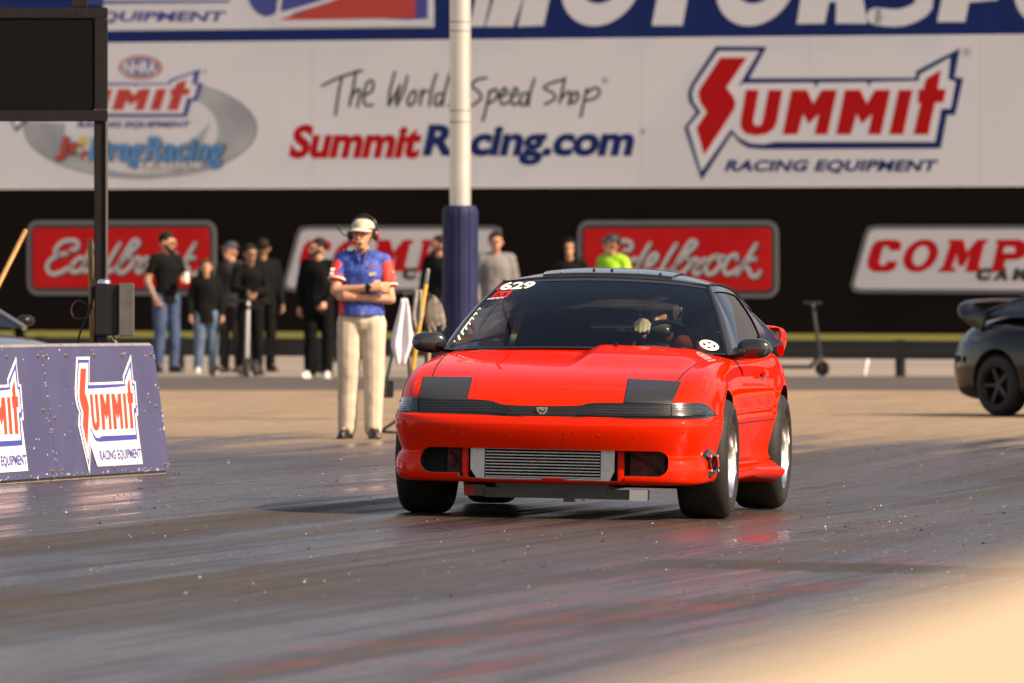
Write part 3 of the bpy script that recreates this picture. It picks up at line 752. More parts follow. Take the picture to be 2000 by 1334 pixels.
# --- cutters
def cutter(mb):
    m = mb.mesh("cut", False); q = bmesh.new(); q.from_mesh(m); bmesh.ops.remove_doubles(q, verts=q.verts, dist=1e-5)
    bmesh.ops.dissolve_degenerate(q, edges=q.edges, dist=1e-6); bmesh.ops.recalc_face_normals(q, faces=q.faces); q.to_mesh(m); q.free(); return m
def boolean(base, cut, op='DIFFERENCE'):
    c = meshobj("cutter", cut, M_dark); dg_me = modmesh_obj(base, c, op); bpy.data.objects.remove(c); return dg_me
def modmesh_obj(base, cobj, op):
    o = bpy.data.objects.new("tmpb", base); COL.objects.link(o)
    if not base.materials: base.materials.append(M_red)
    md = o.modifiers.new("b", 'BOOLEAN'); md.operation = op; md.object = cobj; md.solver = 'EXACT'; md.material_mode = 'TRANSFER'
    dg = bpy.context.evaluated_depsgraph_get(); dg.update()
    r = bpy.data.meshes.new_from_object(o.evaluated_get(dg), depsgraph=dg); bpy.data.objects.remove(o); return r
def cyl_cut(mb, x, s):
    mb.lathe([(0, s * .52), (.365, s * .52), (.365, s * 1.1), (0, s * 1.1)], 72, Matrix.Translation((x, 0, WR + .022)))
def rrect(y0, y1, z0, z1, r, k=6):
    out = []
    for (cy, cz, a0) in ((y1 - r, z1 - r, 0), (y0 + r, z1 - r, 90), (y0 + r, z0 + r, 180), (y1 - r, z0 + r, 270)):
        for i in range(k + 1):
            a = radians(a0 + 90 * i / k); out.append((cy + r * cos(a), cz + r * sin(a)))
    return out
for x in (AX, -AX):
    for s in (1, -1):
        mb = MB(); cyl_cut(mb, x, s); body_me = boolean(body_me, cutter(mb))
mb = MB(); op = rrect(-.69, .67, .252, .392, .062)
mb.prism(op, lambda a, b, h: Vector((2.0 + h, a, b)), .6); m_ = cutter(mb)
body_me = boolean(body_me, m_)
# lower middle of the opening reaches deeper over the intercooler
mb = MB(); mb.prism([(-.47, .23), (-.30, .222), (-.02, .222), (.0, .234), (.10, .234), (.12, .222), (.40, .222), (.44, .23), (.44, .31), (-.47, .31)][::-1], lambda a, b, h: Vector((2.003 + h, a, b)), .6)
body_me = boolean(body_me, cutter(mb))
# cabin
cab = [(.60, 0), (.585, .4), (.46, .70), (.2, .775), (-.6, .785), (-1.3, .785), (-1.75, .70), (-1.9, .5), (-1.92, 0)]
cab = cab + [(x, -y) for x, y in cab[-2:0:-1]]
mb = MB(); mb.prism(cab, lambda a, b, h: Vector((a, b, .36 + h)), 1.0); body_me = boolean(body_me, cutter(mb))
smooth(body_me, 32)
body = meshobj("body", body_me, M_red, CAR)
bmt = bmesh.new(); bmt.from_mesh(body_me); BODY = BVHTree.FromBMesh(bmt); bmt.free()

CAMP = CMI @ Vector((0, 0, CAM_H))
def pdir(u, v): return (CMI.to_3x3() @ ray(u, v)).normalized()
def hit_px(tree, u, v):
    h = tree.ray_cast(CAMP, pdir(u, v)); return h[0], h[1]
def hit_ax(tree, kind, a, b):
    if kind == 'front': o, d = Vector((4, a, b)), Vector((-1, 0, 0))
    elif kind == 'top': o, d = Vector((a, b, 3)), Vector((0, 0, -1))
    elif kind == 'left': o, d = Vector((a, 3, b)), Vector((0, -1, 0))
    elif kind == 'right': o, d = Vector((a, -3, b)), Vector((0, 1, 0))
    h = tree.ray_cast(o, d); return h[0], h[1]
def quadmap(c):
    a, b, cc, d = [Vector(p) for p in c]      # bl, br, tr, tl
    return lambda s, t: (a.lerp(b, s)).lerp(d.lerp(cc, s), t)
def conform(mb, tree, how, corners, nu, nv, off, m=0, F=None):
    "sheet laid on a surface, with folded-in edges"
    q = F or quadmap(corners); out = {}; c0 = {}
    for j in range(nv + 1):
        for i in range(nu + 1):
            p = q(i / nu, j / nv)
            h, nn = hit_px(tree, p[0], p[1]) if how == 'px' else hit_ax(tree, how, p[0], p[1])
            if h is not None: out[(i, j)] = h + nn * off; c0[(i, j)] = h - nn * .002
    idx = {}; vs = []
    for k, p in out.items(): idx[k] = len(vs); vs.append(p)
    fs = []
    for j in range(nv):
        for i in range(nu):
            k = [(i, j), (i + 1, j), (i + 1, j + 1), (i, j + 1)]
            if all(a in idx for a in k): fs.append([idx[a] for a in k])
    per = [(i, 0) for i in range(nu)] + [(nu, j) for j in range(nv)] + [(i, nv) for i in range(nu, 0, -1)] + [(0, j) for j in range(nv, 0, -1)]
    o = len(vs); vs += [c0.get(k, Vector((0, 0, 0))) for k in per]
    for a in range(len(per)):
        b = (a + 1) % len(per)
        if per[a] in idx and per[b] in idx: fs.append([idx[per[a]], idx[per[b]], o + b, o + a])
    mb.add(vs, fs, m)
def ribbon(mb, tree, how, path, wd, off=.0012, n=6, m=0):
    pts = catmull([Vector((p[0], p[1], 0)) for p in path], n); hs = []
    for p in pts:
        h, nn = hit_px(tree, p.x, p.y) if how == 'px' else hit_ax(tree, how, p.x, p.y)
        if h is not None: hs.append((h + nn * off, nn))
    vs = []; fs = []
    for i, (p, nn) in enumerate(hs):
        t = hs[min(i + 1, len(hs) - 1)][0] - hs[max(i - 1, 0)][0]; t.normalize(); b = t.cross(nn).normalized() * wd / 2
        vs += [p + b, p - b]
    for i in range(len(hs) - 1):
        if (hs[i][0] - hs[i + 1][0]).length < .2: fs.append((2 * i, 2 * i + 1, 2 * i + 3, 2 * i + 2))
    mb.add(vs, fs, m)

# --- panel gaps
M_gap = mat("panel_gap", (.006, .003, .003), .8)
for s in (1, -1):
    mb = MB(); ribbon(mb, BODY, 'top', [(2.02, .665 * s), (1.9, .672 * s), (1.6, .69 * s), (1.2, .715 * s), (.9, .735 * s), (.62, .77 * s)], .008)
    mb.build("bonnet_seam", M_gap, CAR)
mb = MB()
k_ = 'left'
for s, k_ in ((1, 'left'), (-1, 'right')):
    mb = MB()
    ribbon(mb, BODY, k_, [(.52, .90), (.55, .75), (.57, .55), (.56, .40), (.50, .24)], .006, n=8)
    ribbon(mb, BODY, k_, [(-.76, .90), (-.74, .60), (-.66, .36), (-.60, .24)], .006, n=8)
    ribbon(mb, BODY, k_, [(.50, .24), (-.60, .24)], .006, n=20)
    ribbon(mb, BODY, k_, [(1.84, .592), (1.76, .590), (1.655, .588)], .006, n=12)
    ribbon(mb, BODY, k_, [(.895, .60), (-.905, .60)], .004, n=40)
    mb.build("door_seam", M_gap, CAR)
    mb = MB(); conform(mb, BODY, k_, [(.90, .535), (-.905, .535), (-.905, .575), (.90, .575)], 40, 3, .010)
    mb.build("side_moulding", M_red, CAR, sm=60)
    mb = MB(); y = .884 * s
    mb.box((-.52, y - .006 * s, .80), (.17, .020, .045), bev=.009)
    mb.build("door_handle", M_red, CAR, sm=40)
    # side skirt kick ahead of the rear wheel
    mb = MB()
    def SK(a, b, s=s):
        x = lerp(.88, -.93, a); flare = max(0, (a - .62) / .38) ** 1.5
        yb = .852 + .055 * flare; zt = .30 - .0 * flare; zb = .178 - .012 * flare
        ang = b * pi; return Vector((x, s * (yb - .06 + .075 * sin(ang) ** .7 + (.03 * flare if b > .3 else 0)), lerp(zt, zb, b)))
    mb.grid(SK, 30, 10); mb.build("side_skirt", M_red, CAR, sm=60)

# --- headlamp covers, lamp strip, emblem
M_carbon = bpy.data.materials.new("carbon_weave"); M_carbon.use_nodes = True
N = M_carbon.node_tree.nodes; L = M_carbon.node_tree.links; b = N["Principled BSDF"]
b.inputs["Roughness"].default_value = .42; b.inputs["Coat Weight"].default_value = .5; b.inputs["Coat Roughness"].default_value = .15
ck = N.new("ShaderNodeTexWave"); ck.wave_type = 'BANDS'; ck.bands_direction = 'DIAGONAL'; ck.inputs["Scale"].default_value = 130
tcn = N.new("ShaderNodeTexCoord"); L.new(tcn.outputs["Object"], ck.inputs["Vector"])
cr_ = N.new("ShaderNodeMix"); cr_.data_type = 'RGBA'; cr_.inputs["A"].default_value = (.010, .010, .010, 1); cr_.inputs["B"].default_value = (.035, .035, .034, 1)
L.new(ck.outputs["Fac"], cr_.inputs["Factor"]); L.new(cr_.outputs["Result"], b.inputs["Base Color"])
for c, sy in (([(820, 778.5), (911, 783), (922, 738), (828, 737)], -1), ([(1219, 787), (1311, 790), (1329, 746.5), (1228, 741)], 1)):
    cc = Vector((sum(p[0] for p in c) / 4, sum(p[1] for p in c) / 4))
    big = [(cc.x + (p[0] - cc.x) * 1.028 , cc.y + (p[1] - cc.y) * 1.05) for p in c]
    mb = MB(); conform(mb, BODY, 'px', big, 8, 8, .0012); o = mb.build("lamp_cover_gap", M_gap, CAR, fix=False)
    mb = MB(); conform(mb, BODY, 'px', c, 16, 12, .006); mb.build("headlamp_cover", M_carbon, CAR, sm=50, fix=False)
M_lens = mat("smoked_lens", (.010, .013, .015), .12, coat=1.0)
M_strip = mat("strip_plastic", (.008, .008, .009), .25, coat=.4)
def band(name, top, bot, off, mt, n=24):
    T = catmull([Vector((p[0], p[1], 0)) for p in top], 8); B = catmull([Vector((p[0], p[1], 0)) for p in bot], 8)
    def at_(C, t):
        f = t * (len(C) - 1); i = min(int(f), len(C) - 2); return C[i].lerp(C[i + 1], f - i)
    mb = MB(); conform(mb, BODY, 'px', None, n, 6, off, F=lambda a, b_: at_(B, a).lerp(at_(T, a), b_)); return mb.build(name, mt, CAR, sm=60, fix=False)
# backing across the whole nose
band("lamp_recess", [(780, 775), (850, 777), (950, 781.5), (985, 790), (1060, 793), (1130, 792), (1165, 787), (1310, 788), (1373, 788), (1396, 806)],
     [(780, 806), (850, 807.5), (950, 811), (985, 813), (1060, 815.5), (1130, 816.5), (1165, 817.5), (1310, 819), (1373, 818), (1398, 812)], .0015, M_strip, 70)
band("lamp_strip", [(821, 780), (900, 782), (945, 785), (965, 790), (991, 809)], [(821, 803), (900, 806), (945, 808), (965, 809), (991, 811)], .008, M_strip, 30)
band("lamp_strip", [(1128, 811), (1150, 796), (1170, 790.5), (1240, 791), (1308, 792)], [(1128, 813), (1150, 813.5), (1170, 814), (1240, 815), (1308, 816)], .008, M_strip, 30)
band("centre_grille", [(988, 794), (1058, 796), (1132, 795)], [(1000, 810), (1058, 812.5), (1118, 812.5)], .004, M_plast, 20)
band("turn_lamp", [(780, 777), (798, 778), (818, 779)], [(780, 803), (798, 804.5), (818, 804)], .008, M_lens, 16)
band("turn_lamp", [(1311, 791), (1345, 790.5), (1368, 792), (1392, 808)], [(1311, 815), (1345, 814), (1368, 812), (1392, 810)], .008, M_lens, 20)
for (a, b_, lab) in (((823, 1), (960, 1), 0), ((1165, 1), (1306, 1), 0), ((1313, 1), (1380, 1), 0), ((781, 1), (817, 1), 0)):
    mb = MB()
    for k in range(4):
        v0 = (786 if a[0] < 1000 else 796) + 5.0 * k
        if a[0] < 820: v0 -= 2
        ribbon(mb, BODY, 'px', [(a[0], v0), ((a[0] + b_[0]) / 2, v0 + 1), (b_[0], v0 + 1.5)], .0022, off=.0095, n=10)
    mb.build("lens_ribs", mat("lens_rib", (.05, .052, .055), .3) if 'lens_rib' not in bpy.data.materials else bpy.data.materials['lens_rib'], CAR, fix=False)
# shield emblem (generic outline)
h0, hn = hit_px(BODY, 1059.5, 802.5)
def EM(x, y, h): return h0 + Vector((hn.x * (.012 + h), x, y + .002)) + Vector((0.002, 0, 0))
mb = MB(); mb.prism([(-.030, .018), (.030, .018), (.026, -.004), (.012, -.018), (0, -.025), (-.012, -.018), (-.026, -.004)][::-1], EM, .004)
emb = mb.build("emblem", M_chrome, CAR)
mb = MB(); mb.prism([(-.023, .012), (.023, .012), (.019, -.004), (.008, -.013), (0, -.018), (-.008, -.013), (-.019, -.004)][::-1], lambda x, y, h: EM(x, y, h + .0042), .001)
mb.build("emblem_field", M_blk, emb)
mb = MB(); stroke(mb, [(-.016, .008), (.004, .007), (.014, .004)], .004, lambda x, y, h: EM(x, y, h + .0062), 0); stroke(mb, [(.012, .004), (0, -.002), (-.002, -.012)], .003, lambda x, y, h: EM(x, y, h + .0062), 0)
mb.build("emblem_mark", M_chrome, emb)

# --- things inside the front opening
mb = MB()
for k in range(9): mb.box((2.135, -.02, .236 + k * .0172), (.06, .63, .0062), bev=.002)
mb.build("intercooler_bar", M_alu, CAR, kind='stuff'); 
mb = MB()
for k in range(8):
    z = .2446 + k * .0172
    for i in range(60): mb.box((2.11, -.33 + i * .0105, z), (.05, .0012, .011), R=Matrix.Rotation(radians(30 if i % 2 else -30), 3, 'X'))
mb.build("intercooler_fins", mat("cooler_fin", (.09, .09, .09), .5, .8), CAR, kind='stuff')
def tank(y0, y1, s):
    mb = MB(); mb.prism([(y0, .392), (y1, .392), (y1, .222), (y1 - (y1 - y0) * .0, .222), (y0 + (y1 - y0) * .45, .222), (y0, .275)] if s < 0 else [(y0, .392), (y1, .392), (y1, .275), (y1 - (y1 - y0) * .35, .222), (y0, .222)], lambda a, b, h: Vector((2.08 + h, a, b)), .085)
    mb.build("intercooler_tank", M_alu, CAR)
tank(-.415, -.338, -1); tank(.298, .372, 1)
mb = MB()
for z in (.226, .3905): mb.box((2.13, -.02, z), (.075, .64, .006))
mb.build("intercooler_frame", M_alu, CAR)
for y in (-.445, .405):
    mb = MB(); mb.box((2.135, y, .31), (.05, .034, .19), bev=.006); mb.build("bumper_upright", M_red, CAR)
M_dred = mat("dark_red_metal", (.20, .012, .010), .55, nscale=14, col2=(.04, .006, .006))  # mottled darker red for the supports in the bumper pockets
for (y0, y1) in ((-.56, -.47), (.44, .63)):
    mb = MB(); mb.box((2.02, (y0 + y1) / 2, .31), (.02, y1 - y0, .17))
    for k in range(3): mb.lathe([(.0, .0), (.014, .0), (.014, .02), (.008, .02), (.008, .004)], 14, Matrix.Translation((2.035, lerp(y0, y1, .25 + .25 * k), .29 + .03 * (k % 2))) @ Matrix.Rotation(radians(-90), 4, 'Z'))
    mb.tube([(2.04, y0 + .02, .36), (2.06, (y0 + y1) / 2, .33), (2.04, y1 - .02, .27)], .006)
    mb.build("bumper_support", M_dred, CAR)
mb = MB()
for y in (-.62, .60): mb.box((1.99, y, .315), (.01, .16, .19))
mb.build("fog_pocket", M_dark, CAR)

# --- crossmember under the nose
mb = MB(); mb.box((1.86, .02, .140), (.06, .80, .055), bev=.006); mb.box((1.86, .09, .105), (.05, .06, .022)); mb.box((1.80, .0, .19), (.25, .62, .05), bev=.01)
mb.build("crossmember", M_blk, CAR)
mb = MB(); mb.box((1.87, .475, .140), (.08, .10, .062), bev=.004); mb.build("crossmember_end", M_chrome, CAR)
mb = MB(); mb.box((1.87, -.43, .150), (.08, .11, .062), bev=.004); ce = mb.build("crossmember_end", M_blk, CAR)
mb = MB(); mb.box((1.911, -.452, .150), (.002, .055, .050)); mb.build("sticker", M_redv, ce)
# underbody pan
mb = MB(); mb.box((0, 0, .19), (2.0, 1.2, .06), bev=.01); mb.box((0.2, 0, .16), (2.6, .14, .09), bev=.02); mb.build("underbody", M_matte, CAR)

# --- side outlet in the front bumper corner
h0, hn = hit_px(BODY, 1386, 905)
if h0 is not None:
    hn = (hn * .5 + Vector((.35, .65, 0))).normalized(); Mx = Matrix.Translation(h0 + Vector((.0, .012, 0)) - hn * .03) @ hn.to_track_quat('Y', 'Z').to_matrix().to_4x4()
    mb = MB(); mb.lathe([(.0, .0), (.076, .0), (.082, .010), (.074, .024), (.048, .026), (.048, .046), (.041, .046), (.036, -.0)], 28, Mx)
    mb.build("outlet_pipe", M_blk, CAR, sm=40)
    for k in range(4):
        a = pi / 4 + k * pi / 2; mb = MB(); mb.lathe([(0, .05), (.008, .05), (.008, .03), (0, .03)], 6, Mx @ Matrix.Translation((.057 * cos(a), 0, .057 * sin(a)))); mb.build("bolt", M_chrome, CAR)

# --- wheels
def wheel(x, s, steer=0):
    W = empty("wheel"); W.parent = CAR; W.location = (x, s * .775, WR); W.rotation_euler = (0, 0, steer if s > 0 else pi + steer)
    hw = .130
    prof = [(.215, hw - .012), (.232, hw + .004), (.262, hw + .014), (.300, hw + .006), (.322, hw - .010), (.334, hw - .032), (.3395, hw - .062), (.341, 0), (.3395, -hw + .062), (.334, -hw + .032), (.322, -hw + .010), (.30, -hw - .006), (.262, -hw - .014), (.232, -hw - .004), (.215, -hw + .012)]
    mb = MB(); mb.lathe(prof, 72); t = mb.build("tyre", M_tyre, W, sm=60)
    mb = MB(); mb.lathe([(.219, hw + .004), (.222, hw - .002), (.214, hw - .012), (.205, hw - .022), (.196, hw - .045), (.190, hw - .10), (.185, -.06), (.195, -.11), (.215, -hw + .01)], 64)
    mb.build("rim", M_chrome, W, sm=50)
    mb = MB()
    for k in range(5):
        a = 2 * pi * k / 5; R = Matrix.Rotation(a, 3, 'Y')
        for q in (-1, 1):
            p0 = R @ Vector((q * .022, hw - .075, .05)); p1 = R @ Vector((q * .042, hw - .10, .188))
            mb.tube([p0, p1], [.016, .012], n=8, flat=1.4)
    mb.lathe([(0, hw - .06), (.045, hw - .062), (.06, hw - .075), (.07, hw - .10), (0, hw - .10)], 32)
    mb.build("spokes", M_alu, W, sm=40)
    mb = MB(); mb.lathe([(0, hw - .028), (.022, hw - .03), (.026, hw - .06), (0, hw - .06)], 20)
    for k in range(5):
        a = 2 * pi * (k + .5) / 5; mb.lathe([(0, hw - .035), (.009, hw - .035), (.009, hw - .065), (0, hw - .065)], 6, Matrix.Translation((.042 * cos(a), 0, .042 * sin(a))))
    mb.build("hub", M_chrome, W, sm=30)
    mb = MB(); mb.lathe([(.05, -.02), (.15, -.02), (.15, 0), (.05, 0)], 40, close=True); mb.build("brake_disc", M_alu, W, sm=30)
    mb = MB(); mb.lathe([(.284, hw + .0125), (.288, hw + .0115)], 64); mb.build("tyre_line", mat("tyre_line", (.055, .052, .048), .7) if 'tyre_line' not in bpy.data.materials else bpy.data.materials['tyre_line'], t)
for x in (AX, -AX):
    for s in (1, -1): wheel(x, s, radians(0))

# --- greenhouse
def railpt(tab, x):
    return Vector((x, interp([(a, b) for a, b, c in tab], x), interp([(a, c) for a, b, c in tab], x)))
RAIL = catmull([(-.22, .575, 1.298), (-.34, .597, 1.305), (-.6, .618, 1.298), (-.9, .640, 1.268), (-1.3, .674, 1.180), (-1.65, .70, 1.085), (-1.95, .72, .985)], 8)
CENT = catmull([(-.17, 0, 1.336), (-.34, 0, 1.362), (-.6, 0, 1.382), (-.9, 0, 1.372), (-1.3, 0, 1.288), (-1.65, 0, 1.17), (-2.0, 0, 1.03)], 8)
def along(C, t):
    f = t * (len(C) - 1); i = min(int(f), len(C) - 2); return C[i].lerp(C[i + 1], f - i)
def roofP(a, b, up=0):
    "a -1..1 across, b 0..1 rearwards"
    r = along(RAIL, b); c = along(CENT, b); k = abs(a)
    y = r.y * a; z = r.z + (c.z - r.z) * (1 - k ** 2.6); x = r.x + (c.x - r.x) * (1 - k ** 2)
    return Vector((x, y, z + up))
mb = MB(); mb.grid(lambda a, b: roofP(a * 2 - 1, b * .60), 32, 24)
mb.grid(lambda a, b: roofP(a * 2 - 1, b * .60, -.03), 16, 8, flip=True)
mb.build("roof", M_roofblk, CAR, sm=60, fix=False)
mb = MB(); mb.grid(lambda a, b: roofP((a * 2 - 1) * .86, .62 + b * .36, -.004), 24, 12)
G_tint = glassmat("tinted_glass", (.30, .36, .35)); G_ws = glassmat("windscreen_glass", (.74, .82, .81)); G_dark = glassmat("side_glass", (.10, .11, .12), ior=1.9)
mb.build("rear_window", G_tint, CAR, sm=60)
mb = MB()
for sgn in (1, -1): mb.grid(lambda a, b: roofP(sgn * lerp(.86, 1.0, a), .60 + b * .40), 4, 12)
mb.grid(lambda a, b: roofP((a * 2 - 1) * .86, .60 + b * .02), 16, 2); mb.build("rear_window_frame", M_roofblk, CAR, sm=60)
# sunroof panel with visible edge and screws
mb = MB(); mb.grid(lambda a, b: roofP((a * 2 - 1) * .62, .12 + b * .25, .010), 20, 10)
mb.grid(lambda a, b: roofP((a * 2 - 1) * .62, .12, .010 * b), 20, 1)
for sgn in (-1, 1): mb.grid(lambda a, b: roofP(sgn * .62, .12 + a * .25, .010 * b), 10, 1)
mb.build("sunroof", M_blk, CAR, sm=40, fix=False)
for a in (-.45, -.15, .02, .3, .5):
    mb = MB(); mb.ball(roofP(a, .14 if a not in (-.15, .02) else .2, .014), .009, n=10, k=6); mb.build("screw", M_chrome if a in (-.45, .3) else M_matte, CAR)
# windscreen
WB = catmull([(.545, -.785, .912), (.66, -.55, .926), (.715, -.28, .934), (.73, 0, .938), (.715, .28, .934), (.66, .55, .926), (.545, .785, .912)], 6)
WT = catmull([(-.235, -.572, 1.300), (-.20, -.40, 1.322), (-.18, -.2, 1.334), (-.172, 0, 1.338), (-.18, .2, 1.334), (-.20, .40, 1.322), (-.235, .572, 1.300)], 6)
def wsP(a, b, up=0):
    p = along(WB, a).lerp(along(WT, a), b); bul = .028 * sin(pi * b) 
    nn = Vector((.42, (a - .5) * .25, .90)).normalized(); return p + nn * (bul + up)
mb = MB(); mb.grid(lambda a, b: wsP(a, b), 40, 16); ws = mb.build("windscreen", G_ws, CAR, sm=80, fix=False)
bmt = bmesh.new(); bmt.from_mesh(ws.data); WS = BVHTree.FromBMesh(bmt); bmt.free()
mb = MB()
mb.grid(lambda a, b: wsP(a, lerp(.94, 1.0, b), .002), 40, 2); mb.grid(lambda a, b: wsP(a, b * .018, .002), 40, 2)
mb.grid(lambda a, b: wsP(a * .012, b, .002), 2, 16); mb.grid(lambda a, b: wsP(1 - a * .012, b, .002), 2, 16)
mb.build("windscreen_edge", M_blk, CAR, fix=False)
mb = MB(); mb.tube([wsP(i / 40, 1.0, .002) for i in range(41)], .007, n=6)
for e in (0, 1): mb.tube([wsP(e, i / 12, .002) for i in range(13)], .007, n=6)
mb.build("windscreen_seal", M_plast, CAR, sm=60)
# pillars, side windows
BELT = catmull([(.40, .826, .915), (.15, .838, .925), (-.3, .845, .935), (-.8, .850, .945), (-1.3, .852, .955), (-1.7, .835, .965), (-1.95, .80, .965)], 8)
def sideP(a, b, s, up=0):
    "a 0..1 rearwards, b 0..1 belt to rail"
    top = along(RAIL, a * .97 + .03); bot = along(BELT, a); p = bot.lerp(top, b); bul = .022 * sin(pi * b)
    p = p + Vector((0, 1, .35)).normalized() * (bul + up); return Vector((p.x, p.y * s, p.z))
def pillP(a, b, s):
    w0 = wsP(1.0, b); w1 = sideP(0, b, 1); p = w0.lerp(w1, a) + Vector((.5, .6, .3)).normalized() * .016 * sin(pi * a); return Vector((p.x, p.y * s, p.z))
M_pil = M_roofblk
for s in (1, -1):
    mb = MB(); mb.grid(lambda a, b: pillP(a, b, s), 6, 16); mb.build("windscreen_pillar", M_pil, CAR, sm=60)
    mb = MB(); gl = (.035, .47); gq = (.545, .83)
    for (a0, a1, b0, b1) in ((0, gl[0], 0, 1), (gl[1], gq[0], 0, 1), (gq[1], 1, 0, 1), (gl[0], gl[1], .90, 1), (gq[0], gq[1], .82, 1), (gl[0], gl[1], 0, .03), (gq[0], gq[1], 0, .10)):
        mb.grid(lambda a, b: sideP(lerp(a0, a1, a), lerp(b0, b1, b), s), 12, 8)
    mb.build("door_frame", M_pil, CAR, sm=60)
    mb = MB(); mb.grid(lambda a, b: sideP(lerp(gl[0], gl[1], a), lerp(.03, .90, b), s, -.007), 20, 10); mb.build("side_window", G_dark, CAR, sm=60)
    mb = MB(); mb.grid(lambda a, b: sideP(lerp(gq[0], gq[1], a), lerp(.10, .82, b), s, -.006), 12, 8); mb.build("quarter_window", M_blk, CAR, sm=60)
    mb = MB(); mb.tube([sideP(i / 30, 0, s, .002) for i in range(31)], .008, n=6); mb.tube([roofP(s, i / 30, .004) for i in range(31)], .007, n=6)
    mb.build("window_seal", M_plast, CAR, sm=60)
# wipers/washer jets
for u, v in ((1042, 672), (1203, 675.5)):
    h0, hn = hit_px(BODY, u, v + 1)
    if h0 is not None:
        mb = MB(); mb.box(h0 + Vector((0, 0, .008)), (.03, .018, .016), bev=.004); mb.ball(h0 + Vector((.008, 0, .018)), .006, n=8, k=6); mb.build("washer_jet", M_plast, CAR, sm=40)

# --- mirrors
for s in (1, -1):
    mb = MB(); c = Vector((.36, s * .915, .948))
    def MP(a, b):
        th = 2 * pi * a; t = b; yy = lerp(-.10, .098, t); prof = (max(0, 1 - abs(2 * t - 1) ** 3.2)) ** .5
        hz = lerp(.060, .066, t) * prof * (1 - .22 * t * t); hx = lerp(.035, .062, min(1, t * 1.5)) * prof
        cx, cz = cos(th), sin(th); sx = (abs(cx) ** .75) * (1 if cx > 0 else -1) * hx; sz = (abs(cz) ** .75) * (1 if cz > 0 else -1) * hz
        return c + Vector((sx * (1 if sx > 0 else .7) + .0, s * yy, sz + .006 * t))
    mb.grid(MP, 36, 20); mr = mb.build("wing_mirror", M_plast if False else M_roofblk, CAR, sm=60)
    mb = MB(); mb.cap((.37, s * .80, .925), (.365, s * .86, .935), .030, .030, flat=1.5); mb.build("mirror_arm", M_plast, mr, sm=60)
    mb = MB(); mb.ball(c + Vector((-.047, s * .01, .0)), (.004, .085, .045), n=20); mb.build("mirror_glass", M_chrome, mr, sm=60)

# --- rear spoiler
SP = catmull([(-1.93, -.800, .93), (-1.97, -.805, .995), (-2.00, -.775, 1.042), (-2.06, -.62, 1.052), (-2.10, -.35, 1.058), (-2.11, 0, 1.06), (-2.10, .35, 1.058), (-2.06, .62, 1.052), (-2.00, .775, 1.042), (-1.97, .805, .995), (-1.93, .800, .93)], 6)
mb = MB(); mb.tube(SP, [.070 if 6 < i < len(SP) - 7 else .095 for i in range(len(SP))], n=16, flat=.22, up=(1, 0, 0)); mb.build("spoiler", M_red, CAR, sm=70)
for s in (1, -1):
    mb = MB(); mb.box((-2.262, s * .55, .72), (.02, .45, .13), bev=.01); mb.build("tail_lamp", mat("tail_red", (.25, .005, .005), .2, coat=1) if 'tail_red' not in bpy.data.materials else bpy.data.materials['tail_red'], CAR)

# --- interior
mb = MB()
def DP(a, b):
    y = lerp(-.70, .70, a); x = lerp(.62, .12, b); hump = .035 * math.exp(-((y - .33) / .24) ** 2 * 2.2) * sin(pi * min(1, b * 1.1))
    return Vector((x, y, .875 + .055 * sin(pi * b * .75) + hump - (.5 if b > .97 else 0)))
mb.grid(DP, 40, 14); mb.build("dashboard", mat("dash_vinyl", (.075, .085, .075), .6), CAR, sm=50)
mb = MB(); mb.box((-.9, 0, .40), (2.5, 1.3, .04)); mb.box((-1.55, 0, .66), (.80, 1.36, .52)); mb.box((-1.95, 0, .975), (.10, 1.2, .08)); mb.build("cabin_floor", M_dark, CAR)
def seat(y):
    T = MB(); T.box((-.42, y, .50), (.50, .48, .16), bev=.06)
    def bk(a, b):
        th = 2 * pi * a; h = b; wdt = .25 * (1 if h < .55 else lerp(1, .62, (h - .55) / .45)) * (1 if h < .93 else .9); th_ = .06
        return Vector((lerp(-.62, -.88, h) + th_ * cos(th) * (1 + .5 * (abs(sin(th)) > .8)), y + wdt * sin(th), lerp(.50, 1.20, h)))
    T.grid(bk, 28, 14); T.ball((-.88, y, 1.20), (.06, .155, .03)); T.build("seat", mat("seat_fabric", (.016, .017, .018), .8) if 'seat_fabric' not in bpy.data.materials else bpy.data.materials['seat_fabric'], CAR, sm=60)
    M2 = MB()
    for q in (-1, 1):
        pts = catmull([(-.70, y + q * .05, .86), (-.745, y + q * .055, .98), (-.765, y + q * .09, 1.03), (-.745, y + q * .14, .98), (-.70, y + q * .15, .86)], 5)
        M2.tube([p + Vector((.085, 0, 0)) for p in pts], .006, n=6)
    M2.build("seat_piping", mat("piping", (.09, .10, .095), .7) if 'piping' not in bpy.data.materials else bpy.data.materials['piping'], CAR)
seat(-.36); seat(.36)
mb = MB(); pc = Vector((-.02, .36, .925))
SWM = Matrix.Translation(pc) @ Matrix.Rotation(radians(-22), 4, 'Y')
ring = [SWM @ Vector((0, .18 * cos(a), .18 * sin(a))) for a in [2 * pi * i / 36 for i in range(37)]]
mb.tube(ring, .015, n=8, caps=False)
for a in (0, pi, 1.5 * pi): mb.tube([SWM @ Vector((0, 0, 0)), SWM @ Vector((0, .17 * cos(a), .17 * sin(a)))], .012, n=6, flat=.5)
mb.ball(SWM @ Vector((0, 0, 0)), (.025, .045, .045)); mb.build("steering_wheel", M_plast, CAR, sm=60)
mb = MB(); q = wsP(.53, .88, -.05); mb.box(q, (.015, .20, .055), bev=.006); mb.tube([q, wsP(.53, .93, -.004)], .008); mb.build("rear_view_mirror", M_plast, CAR)
